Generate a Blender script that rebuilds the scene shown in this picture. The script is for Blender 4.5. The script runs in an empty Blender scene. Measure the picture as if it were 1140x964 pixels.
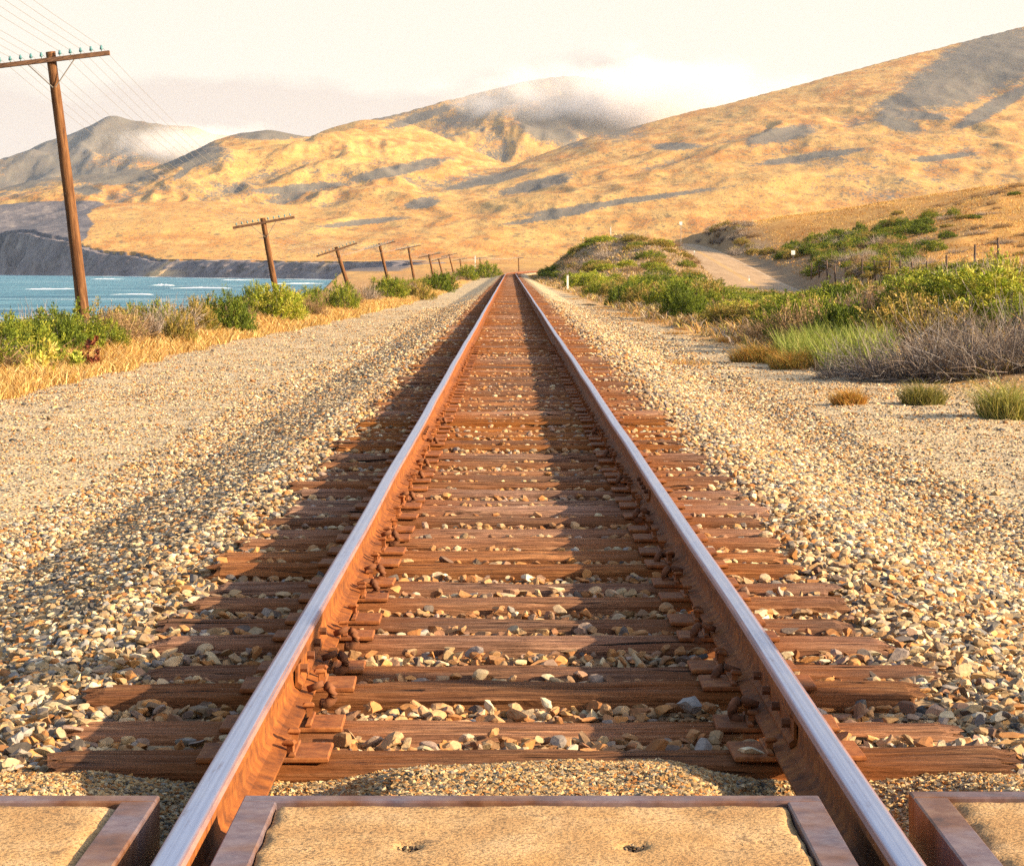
import bpy, math, random
import numpy as np
from mathutils import Vector, Matrix

random.seed(7)
RNG = np.random.default_rng(11)
scene = bpy.context.scene
COL = scene.collection

# ------------------------------------------------------------------ camera numbers (from the photograph)
FPX, CX, CY, CAMZ = 2456.0, 568.0, 296.0, 1.39      # focal length in photo pixels, vanishing point, eye height


def wx(px, Y):
    return (px - CX) * Y / FPX


def wz(py, Y):
    return CAMZ + (CY - py) * Y / FPX


# ------------------------------------------------------------------ noise
_perm = np.random.default_rng(3).permutation(256)
_perm = np.concatenate([_perm, _perm, _perm])
_ga = np.random.default_rng(4).uniform(0, 2 * np.pi, 256)
_gx, _gy = np.cos(_ga), np.sin(_ga)


def perlin(x, y, seed=0):
    x = np.asarray(x, float) + seed * 17.31
    y = np.asarray(y, float) + seed * 9.77
    xi, yi = np.floor(x).astype(int), np.floor(y).astype(int)
    xf, yf = x - xi, y - yi
    u = xf * xf * xf * (xf * (xf * 6 - 15) + 10)
    v = yf * yf * yf * (yf * (yf * 6 - 15) + 10)

    def g(ix, iy, dx, dy):
        h = _perm[(_perm[ix & 255] + iy) & 255]
        return _gx[h] * dx + _gy[h] * dy
    a = g(xi, yi, xf, yf)
    b = g(xi + 1, yi, xf - 1, yf)
    c = g(xi, yi + 1, xf, yf - 1)
    d = g(xi + 1, yi + 1, xf - 1, yf - 1)
    return ((a + (b - a) * u) * (1 - v) + (c + (d - c) * u) * v) * 1.5


def fbm(x, y, o=4, seed=0):
    s, a, f = 0, 1, 1
    for i in range(o):
        s = s + a * perlin(x * f, y * f, seed + i)
        a *= .5
        f *= 2.03
    return s


def ridged(x, y, o=4, seed=0):
    s, a, f = 0, 1, 1
    for i in range(o):
        s = s + a * (1 - 2 * np.abs(perlin(x * f, y * f, seed + i)))
        a *= .5
        f *= 2.03
    return s * .6


def sstep(a, b, x):
    t = np.clip((np.asarray(x, float) - a) / (b - a), 0, 1)
    return t * t * (3 - 2 * t)


def smax(a, b, k):
    h = np.clip(.5 + .5 * (a - b) / k, 0, 1)
    return b + (a - b) * h + k * h * (1 - h)


# ------------------------------------------------------------------ terrain functions
def track_x(Y):
    Y = np.asarray(Y, float)
    return .058 + np.where(Y > 320, (Y - 320) ** 2 / 6000.0, 0)


def xe_left(Y):
    return np.interp(Y, [0, 50, 72, 100, 135, 270, 400], [7.3, 7.2, 6.1, 5.4, 4.9, 4.6, 4.4])


def xe_right(Y):
    return np.interp(Y, [0, 29, 34, 40, 51, 81, 226, 300], [8.4, 7.6, 6.4, 5.4, 4.9, 4.35, 3.0, 2.7])


ROAD_Y = [0, 100, 200, 250, 307, 400, 450, 500, 560, 700, 900]
ROAD_X = [22, 24, 26.3, 27.9, 29.4, 33, 33.2, 31.5, 28, 22, 30]
ROAD_Z = [-3.2, -3.0, -2.2, -1.05, 1.39, 4.5, 5.9, 6.0, 4.5, 2.0, 2.5]


def _smooth_table(xs, ys, lo, hi, n, w):
    g = np.linspace(lo, hi, n)
    v = np.interp(g, xs, ys)
    k = np.hanning(w)
    k /= k.sum()
    vp = np.pad(v, w // 2, mode='edge')
    return g, np.convolve(vp, k, mode='same')[w // 2: w // 2 + n]


_rg, _rxv = _smooth_table(ROAD_Y, ROAD_X, 0, 900, 901, 61)
_, _rzv = _smooth_table(ROAD_Y, ROAD_Z, 0, 900, 901, 61)


def road_x(Y):
    return np.interp(Y, _rg, _rxv)


def road_z(Y):
    return np.interp(Y, _rg, _rzv)


MOUND_X = [2, 4.5, 6, 8.5, 10.9, 14.4, 18, 20.3, 23.9, 27, 32]
MOUND_Z = [0, .2, 1.2, 2.9, 4.2, 5.1, 4.7, 3.8, 2.0, .6, 0]
HILLC_X = [20, 33, 40.5, 51, 67, 88, 130, 220, 400]
HILLC_Z = [6.8, 7.7, 9.3, 10.8, 12.8, 15.6, 19, 24, 30]


def near_z(X, Y):
    s = X - track_x(Y)
    # ballast section
    z = np.interp(s, [-8, -2.9, -1.75, -1.35, 1.35, 1.75, 2.9, 8], [-.45, -.43, -.07, -.055, -.055, -.07, -.40, -.45])
    # fine gravel ramp up to the crossing panels
    ramp = np.interp(Y + .13 * perlin(X * 1.7, X * 0 + .4, 77), [5.0, 5.2, 5.65, 6.35], [.19, .19, .15, 0])
    heap = 1 - sstep(.30, .70, np.abs(s + .03 * np.sin(Y * 9))) * .95
    z = z + ramp * np.where(np.abs(s) < .75, heap, sstep(.84, 1.25, np.abs(s)) * .8)
    z = np.where(Y < 5.1, np.minimum(z, -.06), z)
    z = z + .035 * fbm(X / 1.1, Y / 1.3, 3, 5) * sstep(1.5, 3.5, np.abs(s))
    # left bank and bluff
    d = -s - xe_left(Y)
    bank = np.interp(d, [0, 1.2, 2.6, 5, 18, 40], [0, .12, .0, -1.0, -6.5, -10.5])
    bank2 = np.interp(d, [0, 1.2, 3.2, 5, 18, 40], [0, .12, -.1, -.5, -6.0, -10.5])
    wnear = 1 - sstep(60, 90, Y)
    z = z + np.where(d > 0, bank * (1 - wnear) + bank2 * wnear + .12 * fbm(X / 2.5, Y / 2.5, 3, 9), 0)
    # right: swale, scrub bank, road, cut, hill
    rx, rz = road_x(Y), road_z(Y)
    e = xe_right(Y)
    q = np.clip((s - e) / np.maximum(rx - 4.6 - e, 1), 0, 1)
    hb = np.interp(Y, [0, 25, 45, 80, 150, 220], [.1, .1, .35, .5, .3, .1]) * (1 + 1.6 * sstep(.12, .2, X / np.maximum(Y, 1)))
    scrubz = hb * np.sin(np.pi * np.clip(q * 1.15, 0, 1)) ** 1.2 + (rz + .45) * sstep(.55, 1, q) * 1.0
    mw = sstep(185, 285, Y) * (1 - sstep(345, 470, Y))
    md = np.interp(s, MOUND_X, MOUND_Z)
    md = md * mw * (1 + .25 * fbm(X / 9, Y / 14, 3, 21))
    right = z + np.where(s > e, scrubz * (1 - mw * .9), 0)
    right = np.where(s > e - 2, right + md * sstep(0, 2, s - e + 1.0), right)
    roadside = sstep(rx - 7.0, rx - 4.3, X)
    base = np.interp(Y, [0, 100, 147, 225, 300, 400], [.2, .6, 1.3, -.6, -1.0, 2.0])
    r = np.clip((Y - 170) / 210, 0, 1)
    r = r * r * (3 - 2 * r) * .45 + r * .55
    S = (1 - r) * (base + .04 * (X - 33)) + r * np.interp(X, HILLC_X, HILLC_Z)
    S = S + .45 * fbm(X / 14, Y / 22, 4, 31) * sstep(34, 44, X)
    lim = rz + .1 + .235 * np.maximum(X - rx - 4.5, 0)
    S = np.where(Y > 230, S + (np.minimum(S, lim) - S) * sstep(230, 260, Y) * (1 - .8 * sstep(350, 400, Y)), S)
    cut = sstep(rx + 4.3, rx + 7.5, X)
    zz = right * (1 - roadside) + rz * roadside
    zz = zz * (1 - cut) + S * cut
    z = np.where(s > e - 2, zz, z)
    return z


COAST_Y = [0, 500, 900, 1400, 1750, 1900, 2050, 2250, 2400, 2520, 2700, 2900, 3100, 3300, 3600, 4200, 5500, 9000]
COAST_X = [-46, -48, -58, -74, -100, -175, -262, -345, -420, -500, -610, -690, -745, -850, -1250, -1600, -2100, -3200]


def coast_x(Y):
    return np.interp(Y, COAST_Y, COAST_X) + 9 * perlin(np.asarray(Y) / 70, 0 * np.asarray(Y) + .3, 44) * sstep(800, 1300, Y) + 5 * perlin(np.asarray(Y) / 23, 0 * np.asarray(Y) + .3, 45) * sstep(800, 1300, Y)


class Ridge:
    def __init__(self, pts, foot, back, gull, seed, power=1.25):
        px = np.array([p[0] for p in pts], float)
        py = np.array([p[1] for p in pts], float)
        yc = np.array([p[2] for p in pts], float)
        g = np.arange(px[0], px[-1], 2.0)
        k = np.hanning(13)
        k /= k.sum()

        def sm(a):
            v = np.interp(g, px, a)
            return np.convolve(np.pad(v, 6, mode='edge'), k, mode='same')[6:-6]
        pyv, ycv = sm(py), sm(yc)
        self.X = (g - CX) * ycv / FPX
        self.Z = CAMZ + (CY - pyv) * ycv / FPX
        self.Yc = ycv
        self.foot, self.back, self.gull, self.seed, self.power = foot, back, gull, seed, power

    def __call__(self, X, Y, base):
        yc = np.interp(X, self.X, self.Yc)
        zc = np.interp(X, self.X, self.Z)
        edge = sstep(self.X[0] - 500, self.X[0] + 50, X) * (1 - sstep(self.X[-1] - 50, self.X[-1] + 700, X))
        warp = 120 * fbm(X / 700, Y / 700, 2, self.seed + 7)
        t = np.clip((Y - self.foot) / (yc - self.foot), 0, 1)
        z = base + (zc * edge - base) * t ** self.power
        amp = self.gull * np.sin(np.pi * np.clip(t * .93 + .04, 0, 1)) ** .8
        amp = amp * sstep(0, .06, t)
        z = z + amp * (ridged((X + warp) / 330, (Y + warp) / 900, 4, self.seed) - .25) + amp * .9 * fbm(X / 600, Y / 800, 3, self.seed + 3)
        z = z + amp * .15 * (ridged((X - warp * .6) / 120, Y / 260, 3, self.seed + 9) - .2)
        z = z + 1.0 * fbm(X / 55, Y / 90, 3, self.seed + 5) * np.clip(t * 3, 0, 1)
        behind = np.clip((Y - yc) / self.back, 0, 1)
        z = np.where(Y > yc, z - (zc * .9) * behind ** 1.1, z)
        return z


RIDGES = [
    # front slope above the cliffs
    Ridge([(-260, 285, 3000), (-80, 280, 3000), (0, 263, 3050), (60, 246, 3080), (104, 231, 3100), (130, 227, 3120), (240, 224, 3150),
           (330, 232, 3200), (420, 246, 3250), (520, 262, 3300), (640, 268, 3300)], 2430, 700, 8, 100, 1.0),
    # left and middle golden hills
    Ridge([(-260, 225, 4100), (0, 212, 4100), (60, 200, 4150), (130, 193, 4200), (180, 183, 4250), (215, 170, 4300), (240, 158, 4350), (265, 150, 4400),
           (300, 146, 4400), (345, 153, 4400), (370, 142, 4500), (400, 134, 4500), (440, 134, 4500), (480, 148, 4400), (520, 164, 4300),
           (560, 182, 4200), (640, 205, 4000), (720, 230, 3800)], 2750, 900, 32, 140, 1.15),
    # long right hill
    Ridge([(380, 232, 3500), (430, 218, 3600), (500, 204, 3800), (560, 190, 4000), (610, 170, 4150), (660, 151, 4250), (700, 143, 4320),
           (740, 131, 4400), (800, 118, 4500), (870, 100, 4600), (940, 82, 4700), (1000, 65, 4800), (1070, 47, 4930), (1140, 30, 5060),
           (1300, 18, 5350), (1500, 40, 5800), (1800, 72, 6300)], 2350, 1500, 17, 180, 1.05),
    # fog-capped peak
    Ridge([(300, 178, 6000), (340, 163, 6000), (380, 141, 6000), (420, 133, 6050), (450, 127, 6100), (490, 115, 6150), (520, 106, 6200), (570, 95, 6200), (600, 88, 6250),
           (640, 84, 6300), (680, 92, 6350), (720, 110, 6400), (780, 128, 6450), (860, 140, 6500)], 4700, 1200, 38, 220, 1.1),
    # far left mountain
    Ridge([(-400, 205, 7400), (-100, 190, 7400), (0, 178, 7400), (40, 165, 7450), (80, 150, 7500), (105, 137, 7500), (122, 127, 7500), (150, 135, 7500),
           (180, 140, 7550), (215, 141, 7600), (240, 150, 7600), (300, 155, 7600), (360, 175, 7600)], 5600, 1500, 45, 260, 1.0),
]


def far_z(X, Y):
    P = np.interp(Y, [0, 400, 700, 1000, 1750, 2400, 3000, 9000], [-.45, -.3, .6, 1.8, 5.0, 8.5, 14, 30])
    P = P + 1.2 * fbm(X / 160, Y / 260, 3, 61) * sstep(500, 1200, Y)
    z = P
    for r in RIDGES:
        zr = r(X, Y, P)
        z = np.where(Y > r.foot, smax(z, zr, .01 + 14 * sstep(r.foot, r.foot + 500, Y)), z)
    return z


def land_z(X, Y):
    X = np.asarray(X, float)
    Y = np.asarray(Y, float)
    w = sstep(430, 760, Y)
    return near_z(X, Y) * (1 - w) + far_z(X, Y) * w


def ground_z(X, Y):
    X = np.asarray(X, float)
    Y = np.asarray(Y, float)
    z = land_z(X, Y)
    inset = 16 * sstep(700, 900, Y)
    m = sstep(-9 + inset, inset, X - coast_x(Y))
    return z * m + -26 * (1 - m)


def gz(x, y):
    return float(ground_z(np.array([x]), np.array([y]))[0])


# ------------------------------------------------------------------ object helpers
def tag(o, label=None, cat=None, group=None, kind=None):
    if label:
        o['label'] = label
    if cat:
        o['category'] = cat
    if group:
        o['group'] = group
    if kind:
        o['kind'] = kind
    return o


def link(name, me, parent=None, loc=None):
    o = bpy.data.objects.new(name, me)
    COL.objects.link(o)
    if parent is not None:
        o.parent = parent
    if loc is not None:
        o.location = loc
    return o


def empty(name, loc, rot=(0, 0, 0)):
    o = bpy.data.objects.new(name, None)
    o.empty_display_size = .2
    COL.objects.link(o)
    o.location = loc
    o.rotation_euler = rot
    return o


def copy_tree(o, parent=None):
    c = o.copy()
    COL.objects.link(c)
    c.parent = parent
    for ch in [k for k in KIDS.get(o.name, [])]:
        d = copy_tree(ch, c)
        KIDS.setdefault(c.name, []).append(d)
    return c


KIDS = {}


def kid(parent, child):
    child.parent = parent
    KIDS.setdefault(parent.name, []).append(child)
    return child


def np_mesh(name, V, F, mat, col=None, floats=None, smooth=False):
    """V (n,3), F (m,k); col (n,3) point colour named col; floats {name: (n,)}"""
    V = np.ascontiguousarray(V, dtype=np.float32)
    F = np.ascontiguousarray(F, dtype=np.int32)
    me = bpy.data.meshes.new(name)
    n, m, k = len(V), F.shape[0], F.shape[1]
    me.vertices.add(n)
    me.vertices.foreach_set('co', V.ravel())
    me.loops.add(m * k)
    me.loops.foreach_set('vertex_index', F.ravel())
    me.polygons.add(m)
    me.polygons.foreach_set('loop_start', np.arange(0, m * k, k, dtype=np.int32))
    me.polygons.foreach_set('loop_total', np.full(m, k, dtype=np.int32))
    me.polygons.foreach_set('use_smooth', np.full(m, smooth, dtype=bool))
    if col is not None:
        a = me.attributes.new('col', 'FLOAT_COLOR', 'POINT')
        c4 = np.ones((n, 4), np.float32)
        c4[:, :3] = col
        a.data.foreach_set('color', c4.ravel())
    for nm, arr in (floats or {}).items():
        a = me.attributes.new(nm, 'FLOAT', 'POINT')
        a.data.foreach_set('value', np.ascontiguousarray(arr, dtype=np.float32))
    me.update(calc_edges=True)
    me.validate()
    if mat:
        me.materials.append(mat)
    return me


class MB:
    """collects boxes, tubes and sweeps; build() makes one mesh"""

    def __init__(self):
        self.v, self.f, self.m = [], [], []

    def add(self, vs, fs, mi=0):
        b = len(self.v)
        self.v += [tuple(p) for p in vs]
        self.f += [tuple(b + i for i in q) for q in fs]
        self.m += [mi] * len(fs)
        return self

    def box(self, x0, x1, y0, y1, z0, z1, ch=.0, mi=0, M=None):
        if ch <= 0:
            vs = [(x, y, z) for z in (z0, z1) for y in (y0, y1) for x in (x0, x1)]
            fs = [(0, 2, 3, 1), (4, 5, 7, 6), (0, 1, 5, 4), (2, 6, 7, 3), (0, 4, 6, 2), (1, 3, 7, 5)]
        else:
            c = ch
            vs = []
            for z, i in ((z0, c), (z0 + c, 0), (z1 - c, 0), (z1, c)):
                vs += [(x0 + i, y0 + i, z), (x1 - i, y0 + i, z), (x1 - i, y1 - i, z), (x0 + i, y1 - i, z)]
            fs = [(3, 2, 1, 0), (12, 13, 14, 15)]
            for k in range(3):
                for j in range(4):
                    a, b2 = k * 4 + j, k * 4 + (j + 1) % 4
                    fs.append((a, b2, b2 + 4, a + 4))
        if M is not None:
            vs = [M @ Vector(p) for p in vs]
        return self.add(vs, fs, mi)

    def tube(self, pts, rad, n=8, mi=0, cap=True):
        pts = [Vector(p) for p in pts]
        rings = []
        for i, p in enumerate(pts):
            t = (pts[min(i + 1, len(pts) - 1)] - pts[max(i - 1, 0)]).normalized()
            a = t.cross(Vector((0, 0, 1)))
            if a.length < .05:
                a = t.cross(Vector((0, 1, 0)))
            a.normalize()
            b = t.cross(a)
            r = rad[i] if isinstance(rad, (list, tuple)) else rad
            rings.append([p + a * (r * math.cos(2 * math.pi * k / n)) + b * (r * math.sin(2 * math.pi * k / n)) for k in range(n)])
        vs = [q for r in rings for q in r]
        fs = []
        for i in range(len(pts) - 1):
            for k in range(n):
                k2 = (k + 1) % n
                fs.append((i * n + k, i * n + k2, i * n + n + k2, i * n + n + k))
        if cap:
            fs.append(tuple(range(n - 1, -1, -1)))
            fs.append(tuple((len(pts) - 1) * n + k for k in range(n)))
        return self.add(vs, fs, mi)

    def build(self, name, mats, parent=None, smooth=False, loc=None):
        me = bpy.data.meshes.new(name)
        me.from_pydata(self.v, [], self.f)
        mats = mats if isinstance(mats, (list, tuple)) else [mats]
        for m in mats:
            me.materials.append(m)
        me.polygons.foreach_set('material_index', self.m)
        me.polygons.foreach_set('use_smooth', [smooth] * len(self.f))
        me.update()
        me.validate()
        o = link(name, me, None, loc)
        if parent is not None:
            kid(parent, o)
        return o


# ------------------------------------------------------------------ materials
class NT:
    def __init__(self, name):
        self.mat = bpy.data.materials.new(name)
        self.mat.use_nodes = True
        self.t = self.mat.node_tree
        self.t.nodes.clear()
        self.out = self.n('ShaderNodeOutputMaterial')

    def n(self, typ, **kw):
        nd = self.t.nodes.new(typ)
        for k, v in kw.items():
            if k.startswith('i_'):
                nd.inputs[k[2:].replace('_', ' ')].default_value = v
            else:
                setattr(nd, k, v)
        return nd

    def l(self, a, b):
        self.t.links.new(a, b)

    def pos(self, scale=(1, 1, 1), obj=False):
        c = self.n('ShaderNodeTexCoord').outputs['Object'] if obj else self.n('ShaderNodeNewGeometry').outputs['Position']
        m = self.n('ShaderNodeMapping')
        m.inputs['Scale'].default_value = scale
        self.l(c, m.inputs['Vector'])
        return m.outputs[0]

    def noise(self, vec, scale, detail=4, rough=.55, dist=0.0):
        nd = self.n('ShaderNodeTexNoise')
        nd.inputs['Scale'].default_value = scale
        nd.inputs['Detail'].default_value = detail
        nd.inputs['Roughness'].default_value = rough
        nd.inputs['Distortion'].default_value = dist
        self.l(vec, nd.inputs['Vector'])
        return nd.outputs['Fac']

    def ramp(self, fac, stops, interp='LINEAR'):
        r = self.n('ShaderNodeValToRGB')
        cr = r.color_ramp
        cr.interpolation = interp
        while len(cr.elements) < len(stops):
            cr.elements.new(.5)
        for e, (p, c) in zip(cr.elements, stops):
            e.position = p
            e.color = (*c, 1) if not isinstance(c, (int, float)) else (c, c, c, 1)
        self.l(fac, r.inputs[0])
        return r.outputs[0]

    def mix(self, fac, a, b, mode='MIX'):
        m = self.n('ShaderNodeMix', data_type='RGBA', blend_type=mode)
        for sock, v in ((m.inputs[0], fac), (m.inputs[6], a), (m.inputs[7], b)):
            if isinstance(v, (int, float)):
                sock.default_value = v
            elif isinstance(v, tuple):
                sock.default_value = (*v, 1)
            else:
                self.l(v, sock)
        return m.outputs[2]

    def math(self, op, a, b=None, c=None, clamp=False):
        m = self.n('ShaderNodeMath', operation=op, use_clamp=clamp)
        for i, v in enumerate((a, b, c)):
            if v is None:
                continue
            if isinstance(v, (int, float)):
                m.inputs[i].default_value = v
            else:
                self.l(v, m.inputs[i])
        return m.outputs[0]

    def attr(self, name, fac=True):
        a = self.n('ShaderNodeAttribute', attribute_name=name)
        return a.outputs['Fac'] if fac else a.outputs['Color']

    def bump(self, h, strength=.5, dist=.01):
        b = self.n('ShaderNodeBump')
        b.inputs['Strength'].default_value = strength
        b.inputs['Distance'].default_value = dist
        self.l(h, b.inputs['Height'])
        return b.outputs[0]

    def finish(self, color, rough=.8, normal=None, metallic=0.0, spec=.3):
        p = self.n('ShaderNodeBsdfPrincipled')
        if isinstance(color, tuple):
            p.inputs['Base Color'].default_value = (*color, 1)
        else:
            self.l(color, p.inputs['Base Color'])
        if isinstance(rough, (int, float)):
            p.inputs['Roughness'].default_value = rough
        else:
            self.l(rough, p.inputs['Roughness'])
        if isinstance(metallic, (int, float)):
            p.inputs['Metallic'].default_value = metallic
        else:
            self.l(metallic, p.inputs['Metallic'])
        p.inputs['Specular IOR Level'].default_value = spec
        if normal is not None:
            self.l(normal, p.inputs['Normal'])
        self.l(p.outputs[0], self.out.inputs['Surface'])
        self.p = p
        return self.mat


def mat_ground():
    t = NT('ground_earth')
    P = t.pos()
    # dry grass of the hills
    n1 = t.noise(P, .0035, 6, .6, .4)
    n2 = t.noise(t.pos((.03, .012, .05)), 1.0, 6, .65)
    n3 = t.noise(t.pos((.16, .055, .16)), 1.0, 5, .75)
    gold = t.ramp(n1, [(.28, (.34, .125, .021)), (.46, (.41, .170, .032)), (.60, (.47, .245, .062)), (.75, (.36, .135, .024))])
    gold = t.mix(t.ramp(n2, [(.42, 0.), (.60, 1.)]), gold, (.49, .290, .085))
    gold = t.mix(t.math('MULTIPLY', t.ramp(n3, [(.50, 0.), (.64, 1.)]), .45), gold, (.22, .115, .05))
    n5 = t.noise(t.pos((.34, .12, .34)), 1.0, 4, .7)
    gold = t.mix(t.math('MULTIPLY', t.ramp(n5, [(.53, 0.), (.62, 1.)]), t.math('MULTIPLY', t.ramp(n2, [(.40, 1.), (.60, .35)]), .95)), gold, (.17, .125, .055))
    for (sx, sy, lim, dk) in ((.10, .035, .17, .6), (.22, .075, .17, .55), (.045, .018, .13, .7)):
        vd = t.n('ShaderNodeTexVoronoi', i_Scale=1.0, i_Randomness=1.0)
        t.l(t.pos((sx, sy, sx)), vd.inputs['Vector'])
        pick = t.math('GREATER_THAN', t.noise(t.pos((.011, .005, .01)), 1.0 + sx, 4, .6), .47)
        dot = t.ramp(vd.outputs['Distance'], [(lim, 1.), (lim + .12, 0.)])
        gold = t.mix(t.math('MULTIPLY', t.math('MULTIPLY', dot, pick), dk), gold, (.115, .085, .04))
    # nearer dry grass texture
    gn = t.noise(t.pos((2.2, .7, 2.2)), 1.0, 5, .7)
    nearg = t.ramp(gn, [(.28, (.26, .12, .03)), (.47, (.47, .235, .058)), (.62, (.57, .325, .09)), (.78, (.60, .40, .15))])
    pn = t.noise(t.pos((.09, .05, .09)), 1.0, 6, .7)
    nearg = t.mix(t.ramp(pn, [(.40, .5), (.56, 0.)]), nearg, (.26, .115, .03))
    base = t.mix(t.attr('near'), gold, nearg)
    # scrub patches on the far slopes
    sn = t.noise(t.pos((.03, .012, .03)), 1.0, 8, .72)
    sc = t.math('ADD', t.attr('scrub'), t.math('MULTIPLY', t.math('SUBTRACT', sn, .5), 1.7))
    sc = t.math('ADD', sc, t.math('MULTIPLY', t.math('SUBTRACT', t.noise(t.pos((.22, .08, .22)), 1.0, 4, .7), .5), 1.5))
    sc = t.ramp(sc, [(.44, 0.), (.74, .9)])
    scol = t.mix(t.noise(t.pos((.25, .1, .25)), 1.0, 3, .6), (.045, .055, .062), (.14, .13, .105))
    base = t.mix(sc, base, scol)
    # bare rock faces, with the headland's shade painted into the dark tones
    rn = t.noise(t.pos((.06, .03, .11)), 1.0, 7, .7, .8)
    rock = t.ramp(rn, [(.3, (.04, .038, .045)), (.5, (.095, .085, .095)), (.66, (.17, .145, .135)), (.8, (.33, .26, .19))])
    rk = t.math('ADD', t.attr('rock'), t.math('MULTIPLY', t.math('SUBTRACT', t.noise(t.pos((.02, .02, .03)), 1.0, 5, .65), .5), .7))
    base = t.mix(t.ramp(rk, [(.42, 0.), (.56, 1.)]), base, rock)
    # bank of earth under brush
    en = t.noise(P, 1.4, 5, .65)
    earth = t.ramp(en, [(.3, (.10, .07, .045)), (.55, (.21, .15, .095)), (.75, (.34, .25, .14))])
    base = t.mix(t.attr('earth'), base, earth)
    # gravel
    v = t.n('ShaderNodeTexVoronoi', i_Scale=26.0, i_Randomness=1.0)
    t.l(t.pos((1, 1, 1)), v.inputs['Vector'])
    gcol = t.ramp(t.noise(v.outputs['Color'], 3.0, 1), [(.25, (.17, .13, .085)), (.42, (.36, .28, .17)), (.56, (.50, .40, .25)), (.72, (.60, .52, .38)), (.85, (.40, .23, .10))])
    gn2 = t.noise(t.pos((.9, .45, .9)), 1.0, 5, .6)
    gcol = t.mix(t.ramp(gn2, [(.36, .6), (.66, .2)]), gcol, (.45, .31, .165))
    gcol = t.mix(t.ramp(t.noise(P, 9, 4, .7), [(.36, .65), (.5, 0.)]), gcol, (.13, .095, .06))
    base = t.mix(t.attr('gravel'), base, gcol)
    base = t.mix(t.math('MULTIPLY', t.attr('stain'), .8), base, (.15, .075, .032))
    h = t.math('ADD', t.math('MULTIPLY', v.outputs['Distance'], t.attr('gravel')), t.math('MULTIPLY', gn, .4))
    bm = t.bump(h, .55, .03)
    fb = t.n('ShaderNodeBump')
    fb.inputs['Distance'].default_value = 5.0
    t.l(t.math('MULTIPLY', t.math('SUBTRACT', 1.0, t.attr('near')), .5), fb.inputs['Strength'])
    t.l(t.math('ADD', t.noise(t.pos((.035, .014, .03)), 1.0, 6, .65), t.math('MULTIPLY', n3, .3)), fb.inputs['Height'])
    t.l(bm, fb.inputs['Normal'])
    bm = fb.outputs[0]
    return t.finish(base, .92, bm, spec=.15)


def mat_attr(name, rough=.85, bump=None, transl=0.0, spec=.25, var=0.0, vscale=6):
    t = NT(name)
    c = t.attr('col', False)
    nrm = None
    if var:
        nz = t.noise(t.pos(), vscale, 4, .65)
        c = t.mix(1.0, c, t.ramp(nz, [(.25, 1 - var), (.75, 1 + var)]), 'MULTIPLY')
        if bump:
            nrm = t.bump(nz, bump[0], bump[1])
    m = t.finish(c, rough, nrm, spec=spec)
    if transl:
        tr = t.n('ShaderNodeBsdfTranslucent')
        t.l(t.mix(1.0, c, (1.15, 1.1, .55), 'MULTIPLY'), tr.inputs['Color'])
        mx = t.n('ShaderNodeMixShader')
        mx.inputs[0].default_value = transl
        t.l(t.p.outputs[0], mx.inputs[1])
        t.l(tr.outputs[0], mx.inputs[2])
        t.l(mx.outputs[0], t.out.inputs['Surface'])
    return m


def mat_tie():
    t = NT('tie_wood')
    oi = t.n('ShaderNodeObjectInfo')
    co = t.n('ShaderNodeTexCoord').outputs['Object']
    vadd = t.n('ShaderNodeVectorMath', operation='ADD')
    t.l(co, vadd.inputs[0])
    sc = t.n('ShaderNodeVectorMath', operation='SCALE')
    sc.inputs[0].default_value = (37., 11., 5.)
    t.l(oi.outputs['Random'], sc.inputs['Scale'])
    t.l(sc.outputs[0], vadd.inputs[1])

    def mp(s):
        m = t.n('ShaderNodeMapping')
        m.inputs['Scale'].default_value = s
        t.l(vadd.outputs[0], m.inputs['Vector'])
        return m.outputs[0]
    grain = t.noise(mp((2.2, 55, 55)), 1.0, 6, .65, .6)
    blotch = t.noise(mp((3, 6, 6)), 1.0, 4, .6)
    crack = t.noise(mp((1.3, 26, 26)), 1.0, 3, .5, 1.2)
    fine = t.noise(mp((5, 170, 170)), 1.0, 4, .7, .4)
    c = t.ramp(grain, [(.27, (.030, .012, .005)), (.44, (.125, .048, .017)), (.58, (.225, .090, .028)), (.78, (.33, .165, .064))])
    c = t.mix(t.ramp(blotch, [(.4, 0.), (.7, .55)]), c, (.18, .058, .017))
    c = t.mix(1.0, c, t.ramp(fine, [(.32, .45), (.5, 1.0), (.68, 1.45)]), 'MULTIPLY')
    hv = t.n('ShaderNodeHueSaturation')
    t.l(c, hv.inputs['Color'])
    t.l(t.math('MULTIPLY_ADD', oi.outputs['Random'], .75, .66), hv.inputs['Value'])
    t.l(t.math('MULTIPLY_ADD', t.math('FRACT', t.math('MULTIPLY', oi.outputs['Random'], 7.3)), .34, .72), hv.inputs['Saturation'])
    # rust washed out of the plates: close to the rails
    sep = t.n('ShaderNodeSeparateXYZ')
    t.l(co, sep.inputs[0])
    dx = t.math('ABSOLUTE', t.math('SUBTRACT', t.math('ABSOLUTE', sep.outputs[0]), .75))
    near = t.math('SUBTRACT', 1.0, t.math('DIVIDE', dx, .5), clamp=True)
    near = t.math('MULTIPLY', near, t.math('ADD', blotch, .25), clamp=True)
    c = t.mix(near, hv.outputs[0], (.22, .066, .013))
    cr = t.ramp(crack, [(.30, 1.), (.36, 0.)])
    c = t.mix(cr, c, (.015, .009, .006))
    h = t.math('SUBTRACT', t.math('ADD', t.math('MULTIPLY', grain, .6), t.math('MULTIPLY', fine, .5)), cr)
    return t.finish(c, .9, t.bump(h, 1.0, .014), spec=.1)


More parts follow.
